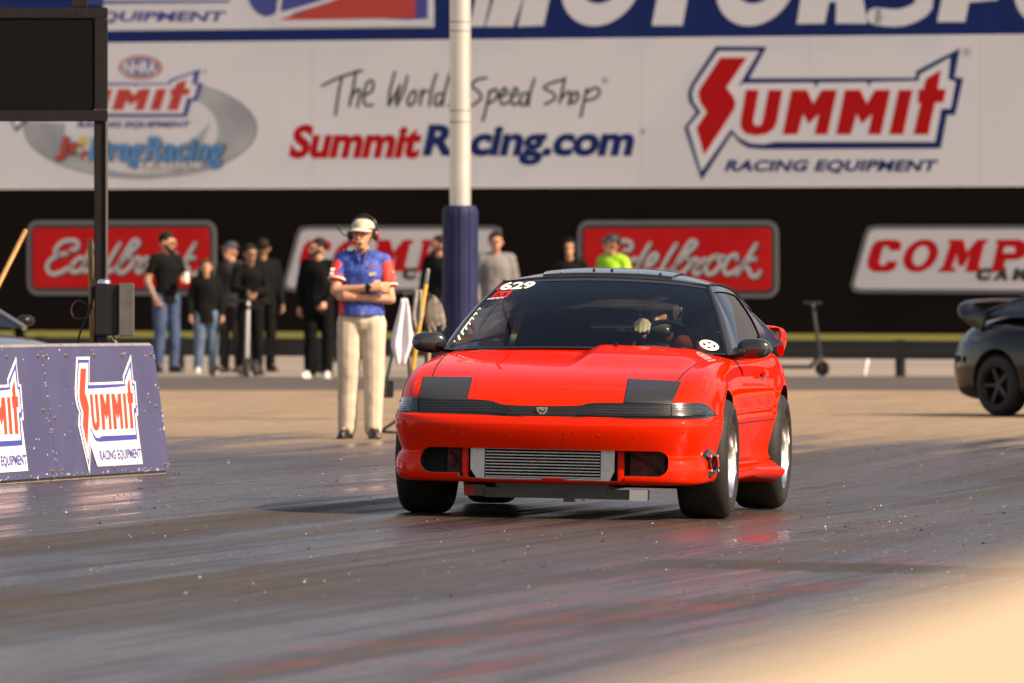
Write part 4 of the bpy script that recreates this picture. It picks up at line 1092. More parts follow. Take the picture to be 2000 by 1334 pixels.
# rollcage hoop and bars
mb = MB()
mb.tube(catmull([(-.95, -.66, .45), (-.95, -.66, .95), (-.92, -.50, 1.27), (-.92, 0, 1.30), (-.92, .50, 1.27), (-.95, .66, .95), (-.95, .66, .45)], 6), .018, n=8)
mb.build("roll_hoop", M_matte, CAR, sm=60)

# --- stickers on the windscreen
def WM(off):
    def f(x, y, h):
        p, nn = hit_px(WS, x, y)
        if p is None: return CMI @ P(x, y, 65)
        if nn.dot(pdir(x, y)) > 0: nn = -nn
        return p + nn * (off + h)
    return f
def shearmap(box, italic, rise):
    return None
def add_text_q(mb, body, q, M, bold=0, shear=0, space=1.0):
    "text into a picture quad: bl, br, tr, tl"
    V, F = text2d(body, shear, bold, space); Q = quadmap([(a[0], a[1], 0) for a in q]); vs = []
    for p in V:
        r = Q(p[0], p[1]); vs.append(M(r.x, r.y, 0))
    mb.add(vs, F)
mb = MB(); add_text_q(mb, "629", [(974, 568.5), (1040, 563.5), (1049, 550), (984, 552)], WM(.003), .045); mb.build("number_sticker", M_white, CAR, fix=False)
mb = MB(); add_text_q(mb, "1", [(968, 569.5), (974, 568.5), (981, 554), (975, 555)], WM(.003), .03); mb.build("number_sticker", M_white, CAR, fix=False)
mb = MB(); conform(mb, WS, 'px', [(951, 585), (989, 581), (1001, 568), (962, 571)], 6, 4, .0025); st = mb.build("index_sticker", M_redv, CAR, fix=False)
mb = MB(); add_text_q(mb, "10.5", [(955, 583), (987, 579), (994, 572), (964, 574.5)], WM(.004), .03); mb.build("lettering", M_blackv, st, fix=False)
mb = MB(); add_text_q(mb, "INDEX", [(949, 587), (984, 583.5), (988, 580.5), (954, 583.5)], WM(.004), .03); mb.build("index_sticker", M_white, CAR, fix=False)
mb = MB(); add_text_q(mb, "PAID", [(893, 664), (902, 664), (940, 600), (934, 600)], WM(.003), .02) if False else None
mb = MB()
for k in range(7): 
    t = k / 6; mb_c = (lerp(893, 936, t), lerp(662, 604, t)); sz = lerp(5.5, 2.5, t)
    stroke(mb, [(mb_c[0] - sz, mb_c[1] + sz * .9), (mb_c[0] + sz * .2, mb_c[1] - sz), (mb_c[0] + sz * .9, mb_c[1] + sz * .2)], sz * .9, WM(.003), 0, j=2)
mb.build("edge_sticker", M_white, CAR, fix=False)
rn = random.Random(9); mb = MB()
for k in range(46):
    u = rn.choice((rn.uniform(800, 1000), rn.uniform(1050, 1370))); v = rn.gauss(846 + (u - 800) * .012, 3) if k % 3 else rn.uniform(830, 940)
    h0, hn = hit_px(BODY, u, v)
    if h0 is not None and hn.x > .3: mb.ball(h0, rn.uniform(.0018, .0038), n=6, k=4)
mb.build("paint_chips", M_matte, CAR, kind='stuff')
# round sticker with a cross
cx, cy = 1385, 675
mb = MB(); ring = []
fs = []; vs = []
Mw = WM(.003)
for i in range(32):
    a = 2 * pi * i / 32
    for (rx, ry) in ((19, 9.6), (12.5, 6.2)):
        vs.append(Mw(cx + rx * cos(a) + ry * .0, cy + ry * sin(a) + rx * cos(a) * .22, 0))
for i in range(32): j = (i + 1) % 32; fs.append((2 * i, 2 * i + 1, 2 * j + 1, 2 * j))
mb.add(vs, fs)
stroke(mb, [(cx - 8, cy - 5.5), (cx, cy), (cx + 8, cy + 5.5)], 4.5, Mw, 0, j=2); stroke(mb, [(cx - 7, cy + 2), (cx, cy), (cx + 8, cy - 2)], 4.5, Mw, 0, j=2)
mb.build("round_sticker", M_white, CAR, fix=False)
# ------------------------------------------------------------------ pole with padded foot
PD = 100.0
pb = P(899, HORIZ + CAM_H * FPX / PD, PD)
pole = empty("light_pole", pb, 0, "tall white metal pole with thick blue padding round its foot behind the red car", "pole")
mb = MB(); mb.tube([(0, 0, 0), (0, 0, 9)], .094, n=40); o = mb.build("shaft", mat("white_pole_metal", (.62, .60, .56), .30, .55, nscale=3, namt=.15), pole, sm=60)
mb = MB()
for z in (2.62, 2.72, 3.42, 3.5): mb.lathe([(.096, -.006), (.0975, 0), (.096, .006)], 32, Matrix.Translation((0, 0, z)) @ Matrix.Rotation(radians(90), 4, 'X'))
mb.build("weld_rings", M_grey, o, kind='stuff')
M_pad = mat("blue_padding", (.009, .013, .055), .6, spec=.25, nscale=2.5, col2=(.017, .022, .075), bump=.006, bscale=7)
mb = MB()
def PAD(a, b):
    th = 2 * pi * a; z = lerp(.02, 1.885, b); r = .157 + .0035 * noise.noise(Vector((cos(th) * 3, sin(th) * 3, z * 5))) - (.010 if abs(((a * 6) % 1) - .5) > .47 else 0)
    if b > .985: r -= .02 * (b - .985) / .015
    return Vector((r * cos(th), r * sin(th), z))
mb.grid(PAD, 120, 40); mb.lathe([(.137, 0), (.094, 0)], 40, Matrix.Translation((0, 0, 1.885)) @ Matrix.Rotation(radians(90), 4, 'X')); mb.build("padding", M_pad, pole, sm=60)
mb = MB()
mb.tube([(.005, -.160, .04), (.005, -.160, 1.87)], .006, n=6); mb.build("padding_seam", mat("seam_dark", (.01, .012, .05), .6), pole)

# ------------------------------------------------------------------ sponsor barrier with leaning panels
B1 = G(332, 938); B0 = G(0, 968); bd = Vector((B1.x - B0.x, B1.y - B0.y, 0)).normalized()
bn = Vector((bd.y, -bd.x, 0))            # towards the lane
BROOT = empty("lane_barrier", B1, 0, "blue sponsor barrier with leaning bolted panels at the lane edge", "barrier")
PL = 3.16; BH = .86; LEAN = .115
def bp(s, h, o=0):
    "s metres back from the far end, h 0..1 up the leaning face, o outward"
    p = B1 - bd * s; f = bn * (-(LEAN) * h); nrm = (bn * BH + Vector((0, 0, LEAN))).normalized()
    q = p + f + Vector((0, 0, .022 + (BH - .022) * h)) + nrm * o; q.z += gz(q.x, q.y) - B1.z; return q
M_bar = mat("barrier_blue", (.058, .060, .135), .40, nscale=2.2, col2=(.072, .074, .155), bump=.0015, bscale=25)
M_bartop = mat("barrier_top_grey", (.15, .14, .15), .6, nscale=9, col2=(.26, .24, .22)); M_bolt = mat("worn_bolt", (.35, .30, .22), .4, .9)
M_conc = mat("old_concrete", (.33, .28, .22), .85, nscale=6, col2=(.22, .19, .15))
for k in range(4):
    s0, s1 = k * PL + .004, (k + 1) * PL - .004; mb = MB()
    for (hh, o) in (((.0), 0), ((1.0), 0)): pass
    mb.grid(lambda a, b: bp(lerp(s0, s1, a), b * .965, .0 + .004 * sin(pi * a) * sin(pi * b)), 16, 8)
    mb.grid(lambda a, b: bp(lerp(s0, s1, a), b * .965, -.012), 16, 8)
    for e in (s0, s1): mb.grid(lambda a, b: bp(e, b * .965, -.012 * a), 1, 8)
    for e in (0, .965): mb.grid(lambda a, b: bp(lerp(s0, s1, a), e, -.012 * b), 16, 1)
    p_ = build_at(mb, "panel", M_bar, BROOT, sm=30)
    mb = MB(); # rounded top rail
    def TR(a, b): 
        s = lerp(s0, s1, a); q = bp(s, 1.0, 0); ang = lerp(-20, 110, b); r = .026
        return bp(s, .96, -.035) + bn * r * cos(radians(ang)) + Vector((0, 0, r * sin(radians(ang))))
    mb.grid(TR, 12, 8); mb.grid(lambda a, b: bp(lerp(s0, s1, a), .96, -.035) + Vector((0, 0, .0245)) - bn * (.015 + .26 * b), 12, 2)
    build_at(mb, "top_rail", M_bartop, BROOT, sm=50)
    for (a, h) in ((.035, .90), (.30, .90), (.55, .90), (.80, .90), (.965, .90), (.05, .50), (.965, .44), (.04, .05), (.5, .05), (.96, .05), (.24, .50)):
        mb = MB(); c = bp(lerp(s0, s1, a), h, .001); nn = (bn * BH + Vector((0, 0, LEAN))).normalized()
        Mx = Matrix.Translation(c) @ nn.to_track_quat('Y', 'Z').to_matrix().to_4x4(); mb.lathe([(0, .012), (.010, .010), (.013, 0)], 10, Mx); mb.lathe([(0, .004), (.020, .003), (.020, 0)], 14, Mx); build_at(mb, "bolt", M_bolt, BROOT)
# concrete body behind the panels
mb = MB(); L_ = 4 * PL
for (d0, h0, d1, h1) in ():
    pass
A = [bp(.02, 0, -.02), bp(.02, .95, -.05)]
vs = []
for s in (.02, L_):
    a = bp(s, 0, -.02); b_ = bp(s, .95, -.04); vs += [a, b_, b_ - bn * .24, Vector((a.x, a.y, a.z)) - bn * .46]
for p in (0, 3, 4, 7): vs[p].z = gz(vs[p].x, vs[p].y) - .01
mb.add(vs, [(0, 1, 2, 3), (4, 7, 6, 5), (0, 4, 5, 1), (1, 5, 6, 2), (2, 6, 7, 3), (3, 7, 4, 0)]); build_at(mb, "concrete_block", M_conc, BROOT)
M_lw = mat("decal_white", (.80, .79, .76), .35); M_lb = mat("decal_blue", (.05, .06, .30), .4); M_lr = mat("decal_red", (.62, .06, .03), .4)
for k in range(4):
    # logo box: 112..1668 wide, 60..805 high -> position on the panel
    def BM(x, y, h, k=k): return bp(k * PL + lerp(2.42, .72, (x - 112) / 1556), lerp(.865, .055, (y - 60) / 745), .0055 + h)
    def pol(name, poly, material, h):
        mb = MB(); mb.prism(poly, lambda a, b, q: BM(a, b, h + q), .0012); build_at(mb, name, material, BROOT)
    cx_, cy_ = 890, 400
    pol("decal_backing", [(262, 42), (600, 42), (500, 222), (1382, 218), (1392, 180), (1672, 30), (1645, 215), (1700, 220), (1650, 460), (1604, 460), (1600, 800), (430, 800), (330, 650), (205, 850), (80, 512), (148, 425), (105, 370), (100, 315), (120, 262)], M_lw, 0)
    logo(BROOT, BM, .0012, (M_lb, M_lw, M_lr), True, th=.0012, tb=(520, 690, 1590, 772), ti=.06)
rn = random.Random(12)
for k in range(2):
    mb = MB()
    for q_ in range(70):
        e = rn.random(); s = rn.uniform(0, PL); h = rn.random() * .96
        if e < .35: h = rn.uniform(.0, .03)
        elif e < .55: s = rn.choice((.02, PL - .02)) + rn.gauss(0, .02)
        c = bp(k * PL + min(max(s, .01), PL - .01), h, .0015); mb.box(c, (.004, rn.uniform(.01, .045), rn.uniform(.002, .007)), R=Matrix.Rotation(rn.uniform(-.6, .6), 3, 'X'))
    build_at(mb, "paint_chips", M_lw, BROOT, kind='stuff')
# the dark signal board behind it
TD = 80.0
tb = P(197, HORIZ + CAM_H * FPX / TD, TD)
sgn = empty("signal_board", tb, 0, "matte black framed display board on a square dark post behind the blue barrier", "sign board")
def TB(u, v, dy=0): q = P(u, v, TD) + Vector((0, dy, 0)); return q
M_frame = mat("painted_steel_black", (.012, .010, .010), .6, spec=.25, nscale=8, namt=.3)
M_panel = mat("display_black", (.006, .005, .005), .9, spec=.1)
def pxbox(name, u0, v0, u1, v1, dy, th, material, root, bev=.004):
    a, b = P(u0, v0, TD), P(u1, v1, TD); mb = MB(); c = (a + b) / 2 + Vector((0, dy, 0)); mb.box(c, (abs(b.x - a.x), th, abs(a.z - b.z)), bev=bev); return build_at(mb, name, material, root)
pxbox("post", 184, 237, 206, 676, 0, .085, M_frame, sgn)
pxbox("post_edge", 206.5, 237, 210.5, 660, -.01, .10, mat("pale_edge", (.16, .14, .12), .4, .3), sgn, .002)  # strip in a paler tone along the right side of the post
pxbox("display_panel", -206, 36.5, 184.8, 214.8, .0, .10, M_panel, sgn)
pxbox("frame_bar", -230, 15, 210, 36, 0, .12, M_frame, sgn); pxbox("frame_bar", -230, 215, 210, 237, 0, .12, M_frame, sgn)
pxbox("frame_bar", 185, 37, 210, 214, 0, .12, M_frame, sgn); pxbox("frame_bar", -230, 37, -206, 214, 0, .12, M_frame, sgn)
pxbox("top_post", 139, -60, 170, 14, .02, .10, M_frame, sgn)
pxbox("post", -215, 237, -193, 760, 0, .085, M_frame, sgn)
for (u, v) in ((140, 28), (152, 26), (163, 28)):
    mb = MB(); mb.ball(P(u, v, TD) + Vector((0, -.062, 0)), .006, n=8, k=6); build_at(mb, "screw", M_plast, sgn)
# control box on the post
cb = empty("control_box", P(222, 655, TD) + Vector((0, -.12, 0)), 0, "black and bare metal control box fixed to the dark post above the blue barrier", "box")
pxbox("box_body", 187, 555, 234, 655, -.13, .24, M_plast, cb, .01); pxbox("box_door", 234.5, 553, 262.5, 656, -.15, .26, mat("dull_metal", (.13, .12, .11), .5, .3, nscale=7, namt=.25), cb, .006)
mb = MB(); c = P(205, 553, TD) + Vector((0, -.13, 0)); mb.lathe([(.047, 0), (.046, .012), (.034, .028), (.012, .036), (0, .036)], 24, Matrix.Translation(c) @ Matrix.Rotation(radians(90), 4, 'X')); build_at(mb, "beacon_cap", M_chrome, cb, sm=40)
pxbox("box_leg", 191, 655, 210, 690, -.10, .08, mat("navy_paint", (.02, .022, .09), .5), cb)
pxbox("box_base", 160, 668, 235, 700, -.05, .3, mat("navy_paint2", (.02, .022, .07), .5), cb)
mb = MB(); mb.tube([P(222, 655, TD) + Vector((0, -.2, 0)), P(226, 665, TD) + Vector((0, -.22, 0)), P(234, 676, TD) + Vector((0, -.2, 0))], .009); build_at(mb, "conduit", M_chrome, cb)
def cable(pts, label, r=.006, m_=None, dy=-.16):
    mb = MB(); mb.tube(catmull([P(u, v, TD) + Vector((0, dy, 0)) for u, v in pts], 6), r, n=8); o = mb.build("cable", m_ or M_plast, sm=60); props(o, label, "cable")
M_cab = mat("brown_cable", (.05, .018, .014), .5)
cable([(186, 604), (160, 588), (146, 592), (141, 608), (150, 622), (172, 620)], "thin brown cable looping out left of the control box", .005, M_cab)
cable([(182, 560), (180, 590), (172, 620), (160, 645), (150, 676)], "black cable running down the dark post to the barrier", .008)
cable([(178, 596), (186, 570), (184, 545)], "short black cable strapped to the dark post above the box", .009)
M_wood = mat("worn_wood_handle", (.36, .19, .045), .5, nscale=9, col2=(.22, .10, .02))
def handle(name, pts, r, label, cat="broom"):
    mb = MB(); mb.cap(pts[0], pts[1], r, r, n=14); o = mb.build(name, M_wood, sm=60); return props(o, label, cat)
handle("broom", (P(175, 470, TD) + Vector((0, .10, 0)), P(180, 700, TD) + Vector((0, .10, 0))), .018, "brown wooden broom handle standing upright against the dark post")
handle("broom", (P(49, 452, 78), P(-30, 610, 77.6)), .019, "brown wooden broom handle leaning at the left edge of the photo")

# ------------------------------------------------------------------ cleaning tools behind the official
KD = 92.0
M_cloth = mat("white_cloth", (.72, .70, .76), .8, bump=.004, bscale=30); M_mop = mat("grey_mop", (.32, .28, .24), .9, nscale=20, namt=.5)
def K(u, v, dy=0): return P(u, v, KD) + Vector((0, dy, 0))
rk = empty("tool_rack", K(800, 845), 0, "dark metal tool rack with splayed feet right of the official", "rack")
M_rack = mat("rack_metal", (.035, .032, .03), .5)
for (a, b_) in (((790, 572), (806, 840)), ((838, 575), (826, 838)), ((744, 842), (806, 800)), ((744, 843), (800, 846)), ((786, 574), (842, 576)), ((826, 838), (862, 846))):
    mb = MB(); mb.tube([K(*a), K(*b_)], .012, n=8); build_at(mb, "rack_bar", M_rack, rk, sm=60)
h_ = handle("broom", (K(832, 556, -.05), K(806, 720, -.08)), .018, "yellow wooden broom with grey sleeve leaning on the tool rack")
h_.data.materials.clear(); h_.data.materials.append(mat("yellow_wood", (.62, .33, .045), .45))
mb = MB(); mb.cap(K(836, 528, -.05), K(832, 556, -.05), .016, .017); mb.build("broom_sleeve", mat("grey_metal_sleeve", (.25, .25, .24), .4, .6), h_, sm=60)
mb = MB(); mb.cap(K(806, 722, -.08), K(800, 800, -.10), .016, .05, flat=.4); mb.build("broom_head", M_mop, h_, sm=60)
mb = MB(); mb.cap(K(843, 600, -.02), K(832, 800, -.02), .014, .014); o = mb.build("mop", mat("pale_wood", (.40, .28, .14), .5), sm=60); props(o, "mop with pale handle and grey strands hanging over the rack beside the blue padding", "mop")
mb = MB(); rn = random.Random(4)
for i in range(26):
    a = 2 * pi * i / 26; x = cos(a); q0 = K(846, 578, -.02 + .02 * sin(a)); q1 = K(846 + 15 * x, 600 + rn.uniform(-5, 5), .03 * sin(a)); q2 = K(848 + 17 * x + 4, 640 + rn.uniform(-14, 10), .04 * sin(a))
    mb.tube(catmull([q0, q1, q2], 3), .009, n=5)
mb.build("mop_strands", M_mop, o, sm=60)
mb = MB(); mb.cap(K(773, 660, .03), K(755, 742, .03), .012, .012); o2 = mb.build("green_handle", mat("green_handle", (.01, .14, .06), .4), sm=60); props(o2, "green handled tool standing between the official and the white cloth", "squeegee")
mb = MB(); mb.box(K(757, 760, .03), (.10, .03, .14), bev=.01); mb.build("squeegee_head", M_rack, o2)
def hangcloth(name, u0, v0, w0, u1, v1, w1, vend, label, material, seed, split=False):
    mb = MB()
    def C(a, b):
        u = lerp(u0, u1, b) + (a - .5) * lerp(w0, w1, min(1, b * 1.6)) * (1 if b < .72 else lerp(1, .35, (b - .72) / .28)); v = lerp(v0, vend, b) + (6 * sin(a * 9 + seed) if b > .5 else 0) * b
        return K(u, v, -.06 + .018 * sin(a * 11 + b * 2 + seed) * min(1, b * 3))
    mb.grid(C, 36, 24); me = mb.mesh(name, False); smooth(me, 80); me = modmesh(me, [('SOLIDIFY', dict(thickness=.006))]); o = meshobj(name, me, material); props(o, label, "cloth"); return o
hangcloth("hanging_cloth", 790, 583, 12, 785, 0, 44, 707, "white cloth hanging pointed from the tool rack beside the official", M_cloth, 1.0)
hangcloth("hanging_cloth", 818, 566, 14, 817, 0, 24, 640, "grey cloth bunched on the rack left of the yellow broom", M_mop, 2.3)

# ------------------------------------------------------------------ blurred concrete wall in front, bottom right
FWd = [(P(1120, 1400, 5.0)), (P(2250, 930, 7.6))]
near = mat("sunlit_tan_concrete", (.56, .43, .27), .85, nscale=8, col2=(.48, .36, .22))
a = P(1340, 1345, 5.4); b_ = P(2150, 1070, 7.8)
mb = MB(); wdir = (b_ - a); wdir.z = 0; wdir.normalize(); a2 = a - wdir * 3.0; b2 = b_ + wdir * 6; side_ = Vector((wdir.y, -wdir.x, 0))
sl = (b_.z - a.z) / ((b_ - a).to_2d().length)
def topz(p): return a.z + sl * ((p - a).to_2d().length * (1 if (p - a).dot(wdir) > 0 else -1))
vs = []
for p in (a2, b2):
    z = topz(p); vs += [Vector((p.x, p.y, 0)), Vector((p.x, p.y, z)), Vector((p.x, p.y, z)) + side_ * .6, Vector((p.x, p.y, 0)) + side_ * .6]
mb.add(vs, [(0, 1, 2, 3), (4, 7, 6, 5), (0, 4, 5, 1), (1, 5, 6, 2), (2, 6, 7, 3), (3, 7, 4, 0)])
o = mb.build("foreground_wall", near); props(o, "sunlit tan concrete wall top blurred close to the camera at the bottom right", "wall")
# ------------------------------------------------------------------ people
SKIN = mat("skin_light", (.55, .28, .17), .5, nscale=20, namt=.12); SKIN2 = mat("skin_tan", (.36, .18, .11), .5, nscale=20, namt=.12); SKINT = mat("skin_inked_arm", (.34, .22, .17), .55, nscale=26, col2=(.09, .085, .085))
C_black = mat("black_cotton", (.004, .004, .004), .85, nscale=30, namt=.3); C_char = mat("charcoal_cotton", (.035, .032, .032), .85); C_jean = mat("blue_denim", (.025, .050, .12), .8, nscale=5, col2=(.05, .09, .17))
C_jean2 = mat("light_denim", (.055, .10, .165), .8, nscale=6, col2=(.09, .14, .21)); C_grey = mat("grey_fleece", (.20, .19, .185), .9, nscale=5, namt=.15); C_khaki = mat("khaki_trousers", (.56, .48, .37), .75, nscale=4, col2=(.46, .385, .29))
C_neon = mat("neon_shirt", (.30, .62, .02), .7); C_shoe = mat("white_shoe", (.60, .58, .56), .6); C_bshoe = mat("black_shoe", (.012, .012, .012), .4); HAIR = mat("dark_hair", (.014, .010, .008), .7, bump=.003, bscale=60); HAIRB = mat("brown_hair", (.05, .028, .016), .7, bump=.003, bscale=60)
C_royal = mat("royal_blue_shirt", (.014, .035, .26), .7, nscale=34, col2=(.05, .11, .42)); C_sleeve = mat("red_sleeve", (.60, .035, .015), .6); C_cap = mat("cream_cap", (.66, .60, .48), .8, nscale=16, col2=(.34, .30, .20))
EYE = mat("eye_dark", (.02, .015, .012), .3); LIP = mat("lips", (.36, .16, .12), .6)
for q__ in (C_black, C_char, C_grey, HAIR, HAIRB): q__.node_tree.nodes["Principled BSDF"].inputs["Specular IOR Level"].default_value = .15
def blob(mb, voxel, fold=0.0, fs=8.0, it=3, sm=None):
    me = mb.mesh("blob"); me = modmesh(me, [('REMESH', dict(mode='VOXEL', voxel_size=voxel)), ('SMOOTH', dict(factor=.5, iterations=it))])
    if fold:
        ns = [v.normal.copy() for v in me.vertices]
        for v, nn in zip(me.vertices, ns):
            p = v.co; a = noise.noise(Vector((p.x * fs, p.y * fs, p.z * fs * .55))) + .5 * noise.noise(p * fs * 2.1)
            v.co = p + nn * fold * a
    for p in me.polygons: p.use_smooth = True
    return me
def hand(mb, w, d, nrm, curl=.5, sc=1.0, side=1, vr=1.0):
    "palm + five fingers from the wrist w in direction d, palm facing nrm"
    d = Vector(d).normalized(); nrm = Vector(nrm); nrm = (nrm - d * nrm.dot(d)).normalized(); s = d.cross(nrm) * side
    w = Vector(w); p1 = w + d * .085 * sc
    mb.cap(w, p1, .026 * sc, .030 * sc, n=12, flat=1.35, up=nrm)
    for i, (o, L) in enumerate(((-.033, .068), (-.011, .078), (.011, .073), (.032, .058))):
        b = p1 + s * o * sc; a1 = curl * .6; d1 = (d * cos(a1) + nrm * sin(a1)).normalized(); m = b + d1 * L * .5 * sc
        a2 = curl * 1.7; d2 = (d * cos(a2) + nrm * sin(a2)).normalized(); t = m + d2 * L * .55 * sc
        mb.cap(b - d * .01, m, .0105 * sc * vr, .0095 * sc * vr, n=8); mb.cap(m, t, .0095 * sc * vr, .0080 * sc * vr, n=8)
    b = w + d * .025 * sc - s * .030 * sc; m = b - s * .022 * sc + d * .03 * sc + nrm * .012 * sc; mb.cap(b, m, .013 * sc, .011 * sc, n=8); mb.cap(m, m + d * .030 * sc + nrm * .014 * sc, .011 * sc, .0085 * sc, n=8)
def headparts(c, yaw, pitch=0, sc=1.09):
    R = Matrix.Rotation(yaw, 3, 'Z') @ Matrix.Rotation(pitch, 3, 'X')
    return lambda x, y, z: c + R @ (Vector((x, y, z)) * sc), R
def person(loc, H, label, face=0, top='long', topm=None, legm=None, shoem=None, skin=None, arms=None, head=(0, 0), hair=None, beard=False, cap=None, lean=(0, 0), legs=None, group=None, voxel=.011, hemz=.88, extras=None, fold=.012, stocky=1.0, girl=False, legr=1.0, topr=1.0, hood=False, sleeves=None, armskin=None, headfwd=0.0):
    k = H / 1.75; g = Vector(loc); root = empty("person", g, face, label, "person", group)
    skin = skin or SKIN
    hx = .10; lg = legs or {}
    def V(x, y, z): return Vector((x, y, z))
    off = lambda z: Vector((lean[0], lean[1], 0)) * max(0, (z - .95) / .7)
    hips = [V(s * .092, 0, .93) for s in (-1, 1)]
    knees = [lg.get('k' + 'LR'[i], V(s * .105, -.015, .50)) for i, s in enumerate((-1, 1))]
    ank = [lg.get('a' + 'LR'[i], V(s * .115, .02, .085)) for i, s in enumerate((-1, 1))]
    toe = [lg.get('t' + 'LR'[i], V(s * .15, -.15, .035)) for i, s in enumerate((-1, 1))]
    sh = [V(s * .170 * (1 if not girl else .9), .01, 1.425) + off(1.42) for s in (-1, 1)]
    A = arms or {}
    el = [A.get('e' + 'LR'[i], V(s * .245, .03, 1.14)) for i, s in enumerate((-1, 1))]
    wr = [A.get('w' + 'LR'[i], V(s * .245, -.06, .90)) for i, s in enumerate((-1, 1))]
    hc = V(0, -.02 - headfwd, 1.63) + off(1.63)
    # body: one continuous skin
    mb = MB()
    mb.cap(V(0, .0, .94), V(0, 0, 1.08), .105, .10, flat=1.38, up=(0, 1, 0)); mb.cap(V(0, 0, 1.08) + off(1.08), V(0, .0, 1.33) + off(1.33), .10, .112, flat=1.42, up=(0, 1, 0))
    mb.cap(sh[0].lerp(sh[1], .12), sh[0].lerp(sh[1], .88), .062, .062); mb.cap(V(0, .015, 1.43) + off(1.43), hc + V(0, .01, -.09), .058, .052)
    for i in (0, 1):
        mb.cap(hips[i], knees[i], .080, .055); mb.cap(knees[i], ank[i], .052, .036); mb.cap(ank[i], toe[i] * .6 + ank[i] * .4, .036, .03)
        mb.cap(sh[i], el[i], .052, .042); mb.cap(el[i], wr[i], .042, .029)
        dd = A.get('d' + 'LR'[i], (wr[i] - el[i])); nn = A.get('n' + 'LR'[i], V(-1 if i else 1, -.2, 0)); hand(mb, wr[i], dd, nn, A.get('c', .55), side=(1 if i else -1), vr=1.15)
    Hp, HR = headparts(hc, head[0], head[1])
    mb.ball(hc + HR @ V(0, .012, .018), (.081, .100, .104), M=HR, n=20, k=14)
    mb.cap(Hp(0, -.030, -.03), Hp(0, -.052, -.078), .062, .038); mb.cap(Hp(0, -.092, .012), Hp(0, -.112, -.018), .009, .015, n=8)
    mb.cap(Hp(-.03, -.082, .035), Hp(.03, -.082, .035), .014, .014, n=8); mb.cap(Hp(-.018, -.088, -.052), Hp(.018, -.088, -.052), .011, .011, n=8)
    for s in (-1, 1): mb.ball(Hp(s * .078, .005, -.005), (.012, .022, .032), M=HR, n=10, k=8)
    me = blob(mb, .0085 if voxel > .009 else .007, 0, it=2); b = meshobj("body", me, skin, root)
    # face details
    for s in (-1, 1):
        m2 = MB(); m2.ball(Hp(s * .030, -.086, .014), (.013, .006, .007), M=HR, n=10, k=6); m2.build("eye", EYE, b, sm=60)
    m2 = MB(); m2.cap(Hp(-.016, -.094, -.050), Hp(.016, -.094, -.050), .0042, .0042, n=8); m2.build("mouth", LIP, b, sm=60)
    if hair:
        m2 = MB(); m2.ball(Hp(0, .020, .038), (.092, .106, .102), M=HR, n=20, k=12)
        me = m2.mesh("hair"); bm2 = bmesh.new(); bm2.from_mesh(me)
        cut = [f for f in bm2.faces if (HR.inverted() @ (f.calc_center_median() - hc)).y < -.045 and (HR.inverted() @ (f.calc_center_median() - hc)).z < .062 or (HR.inverted() @ (f.calc_center_median() - hc)).z < -.035]
        bmesh.ops.delete(bm2, geom=cut, context='FACES'); bm2.to_mesh(me); bm2.free(); me = modmesh(me, [('SOLIDIFY', dict(thickness=.014)), ('SUBSURF', dict(levels=1))]); smooth(me, 80)
        meshobj("hair", me, hair, b)
        if girl:
            m2 = MB()
            for q in range(13):
                a = pi * (q / 12) ; m2.tube(catmull([Hp(.083 * cos(a), .03 + .07 * sin(a), .05), Hp(.098 * cos(a), .03 + .085 * sin(a), -.06), Hp(.105 * cos(a), .01 + .075 * sin(a), -.17)], 4), .026, n=8)
            me = blob(m2, .012, .004, 20); meshobj("long_hair", me, hair, b)
    if beard:
        m2 = MB(); m2.cap(Hp(-.05, -.045, -.055), Hp(0, -.082, -.088), .026, .030); m2.cap(Hp(.05, -.045, -.055), Hp(0, -.082, -.088), .026, .030); m2.cap(Hp(-.055, -.02, -.02), Hp(-.05, -.045, -.06), .02, .024); m2.cap(Hp(.055, -.02, -.02), Hp(.05, -.045, -.06), .02, .024)
        me = blob(m2, .007, .002, 40); meshobj("beard", me, HAIR, b)
    if cap:
        m2 = MB(); m2.ball(Hp(0, .012, .048), (.091, .108, .084), M=HR, n=22, k=12); me = m2.mesh("cap"); bm2 = bmesh.new(); bm2.from_mesh(me)
        bmesh.ops.delete(bm2, geom=[f for f in bm2.faces if (HR.inverted() @ (f.calc_center_median() - hc)).z < .052], context='FACES'); bm2.to_mesh(me); bm2.free(); me = modmesh(me, [('SOLIDIFY', dict(thickness=.006))]); smooth(me, 80)
        c_ = meshobj("cap", me, cap, b); m2 = MB()
        def BR(a, q): 
            s_ = lerp(-1, 1, a); yi = .005 - .100 * sqrt(max(0, 1 - .80 * s_ * s_)); return Hp(.084 * s_, yi - .070 * q * max(0, 1 - s_ * s_) ** .45, .056 - .012 * q - .020 * s_ * s_)
        m2.grid(BR, 16, 6); me = m2.mesh("brim"); smooth(me, 80); me = modmesh(me, [('SOLIDIFY', dict(thickness=.006))]); meshobj("brim", me, cap, c_)
    # clothing
    tr = stocky * topr
    mb = MB(); mb.cap(V(0, 0, hemz + .01), V(0, 0, 1.10) + off(1.10), .128 * tr, .118 * tr, flat=1.36, up=(0, 1, 0)); mb.cap(V(0, 0, 1.10) + off(1.1), V(0, 0, 1.34) + off(1.34), .118 * tr, .126 * tr, flat=1.42, up=(0, 1, 0))
    mb.cap(sh[0].lerp(sh[1], .10), sh[0].lerp(sh[1], .90), .078, .078, flat=1.0)
    sl = []
    for i in (0, 1):
        if top == 'short':
            e = sh[i].lerp(el[i], .62); mb.cap(sh[i], e - (el[i] - sh[i]).normalized() * .02, .064, .066)
        else: mb.cap(sh[i], el[i], .074 * topr, .062 * topr); mb.cap(el[i], wr[i], .062 * topr, .045)
    if hood: mb.cap(V(-.06, .06, 1.47) + off(1.47), V(.06, .06, 1.47) + off(1.47), .05, .05)
    me = blob(mb, voxel, .012, 7.0, 3)
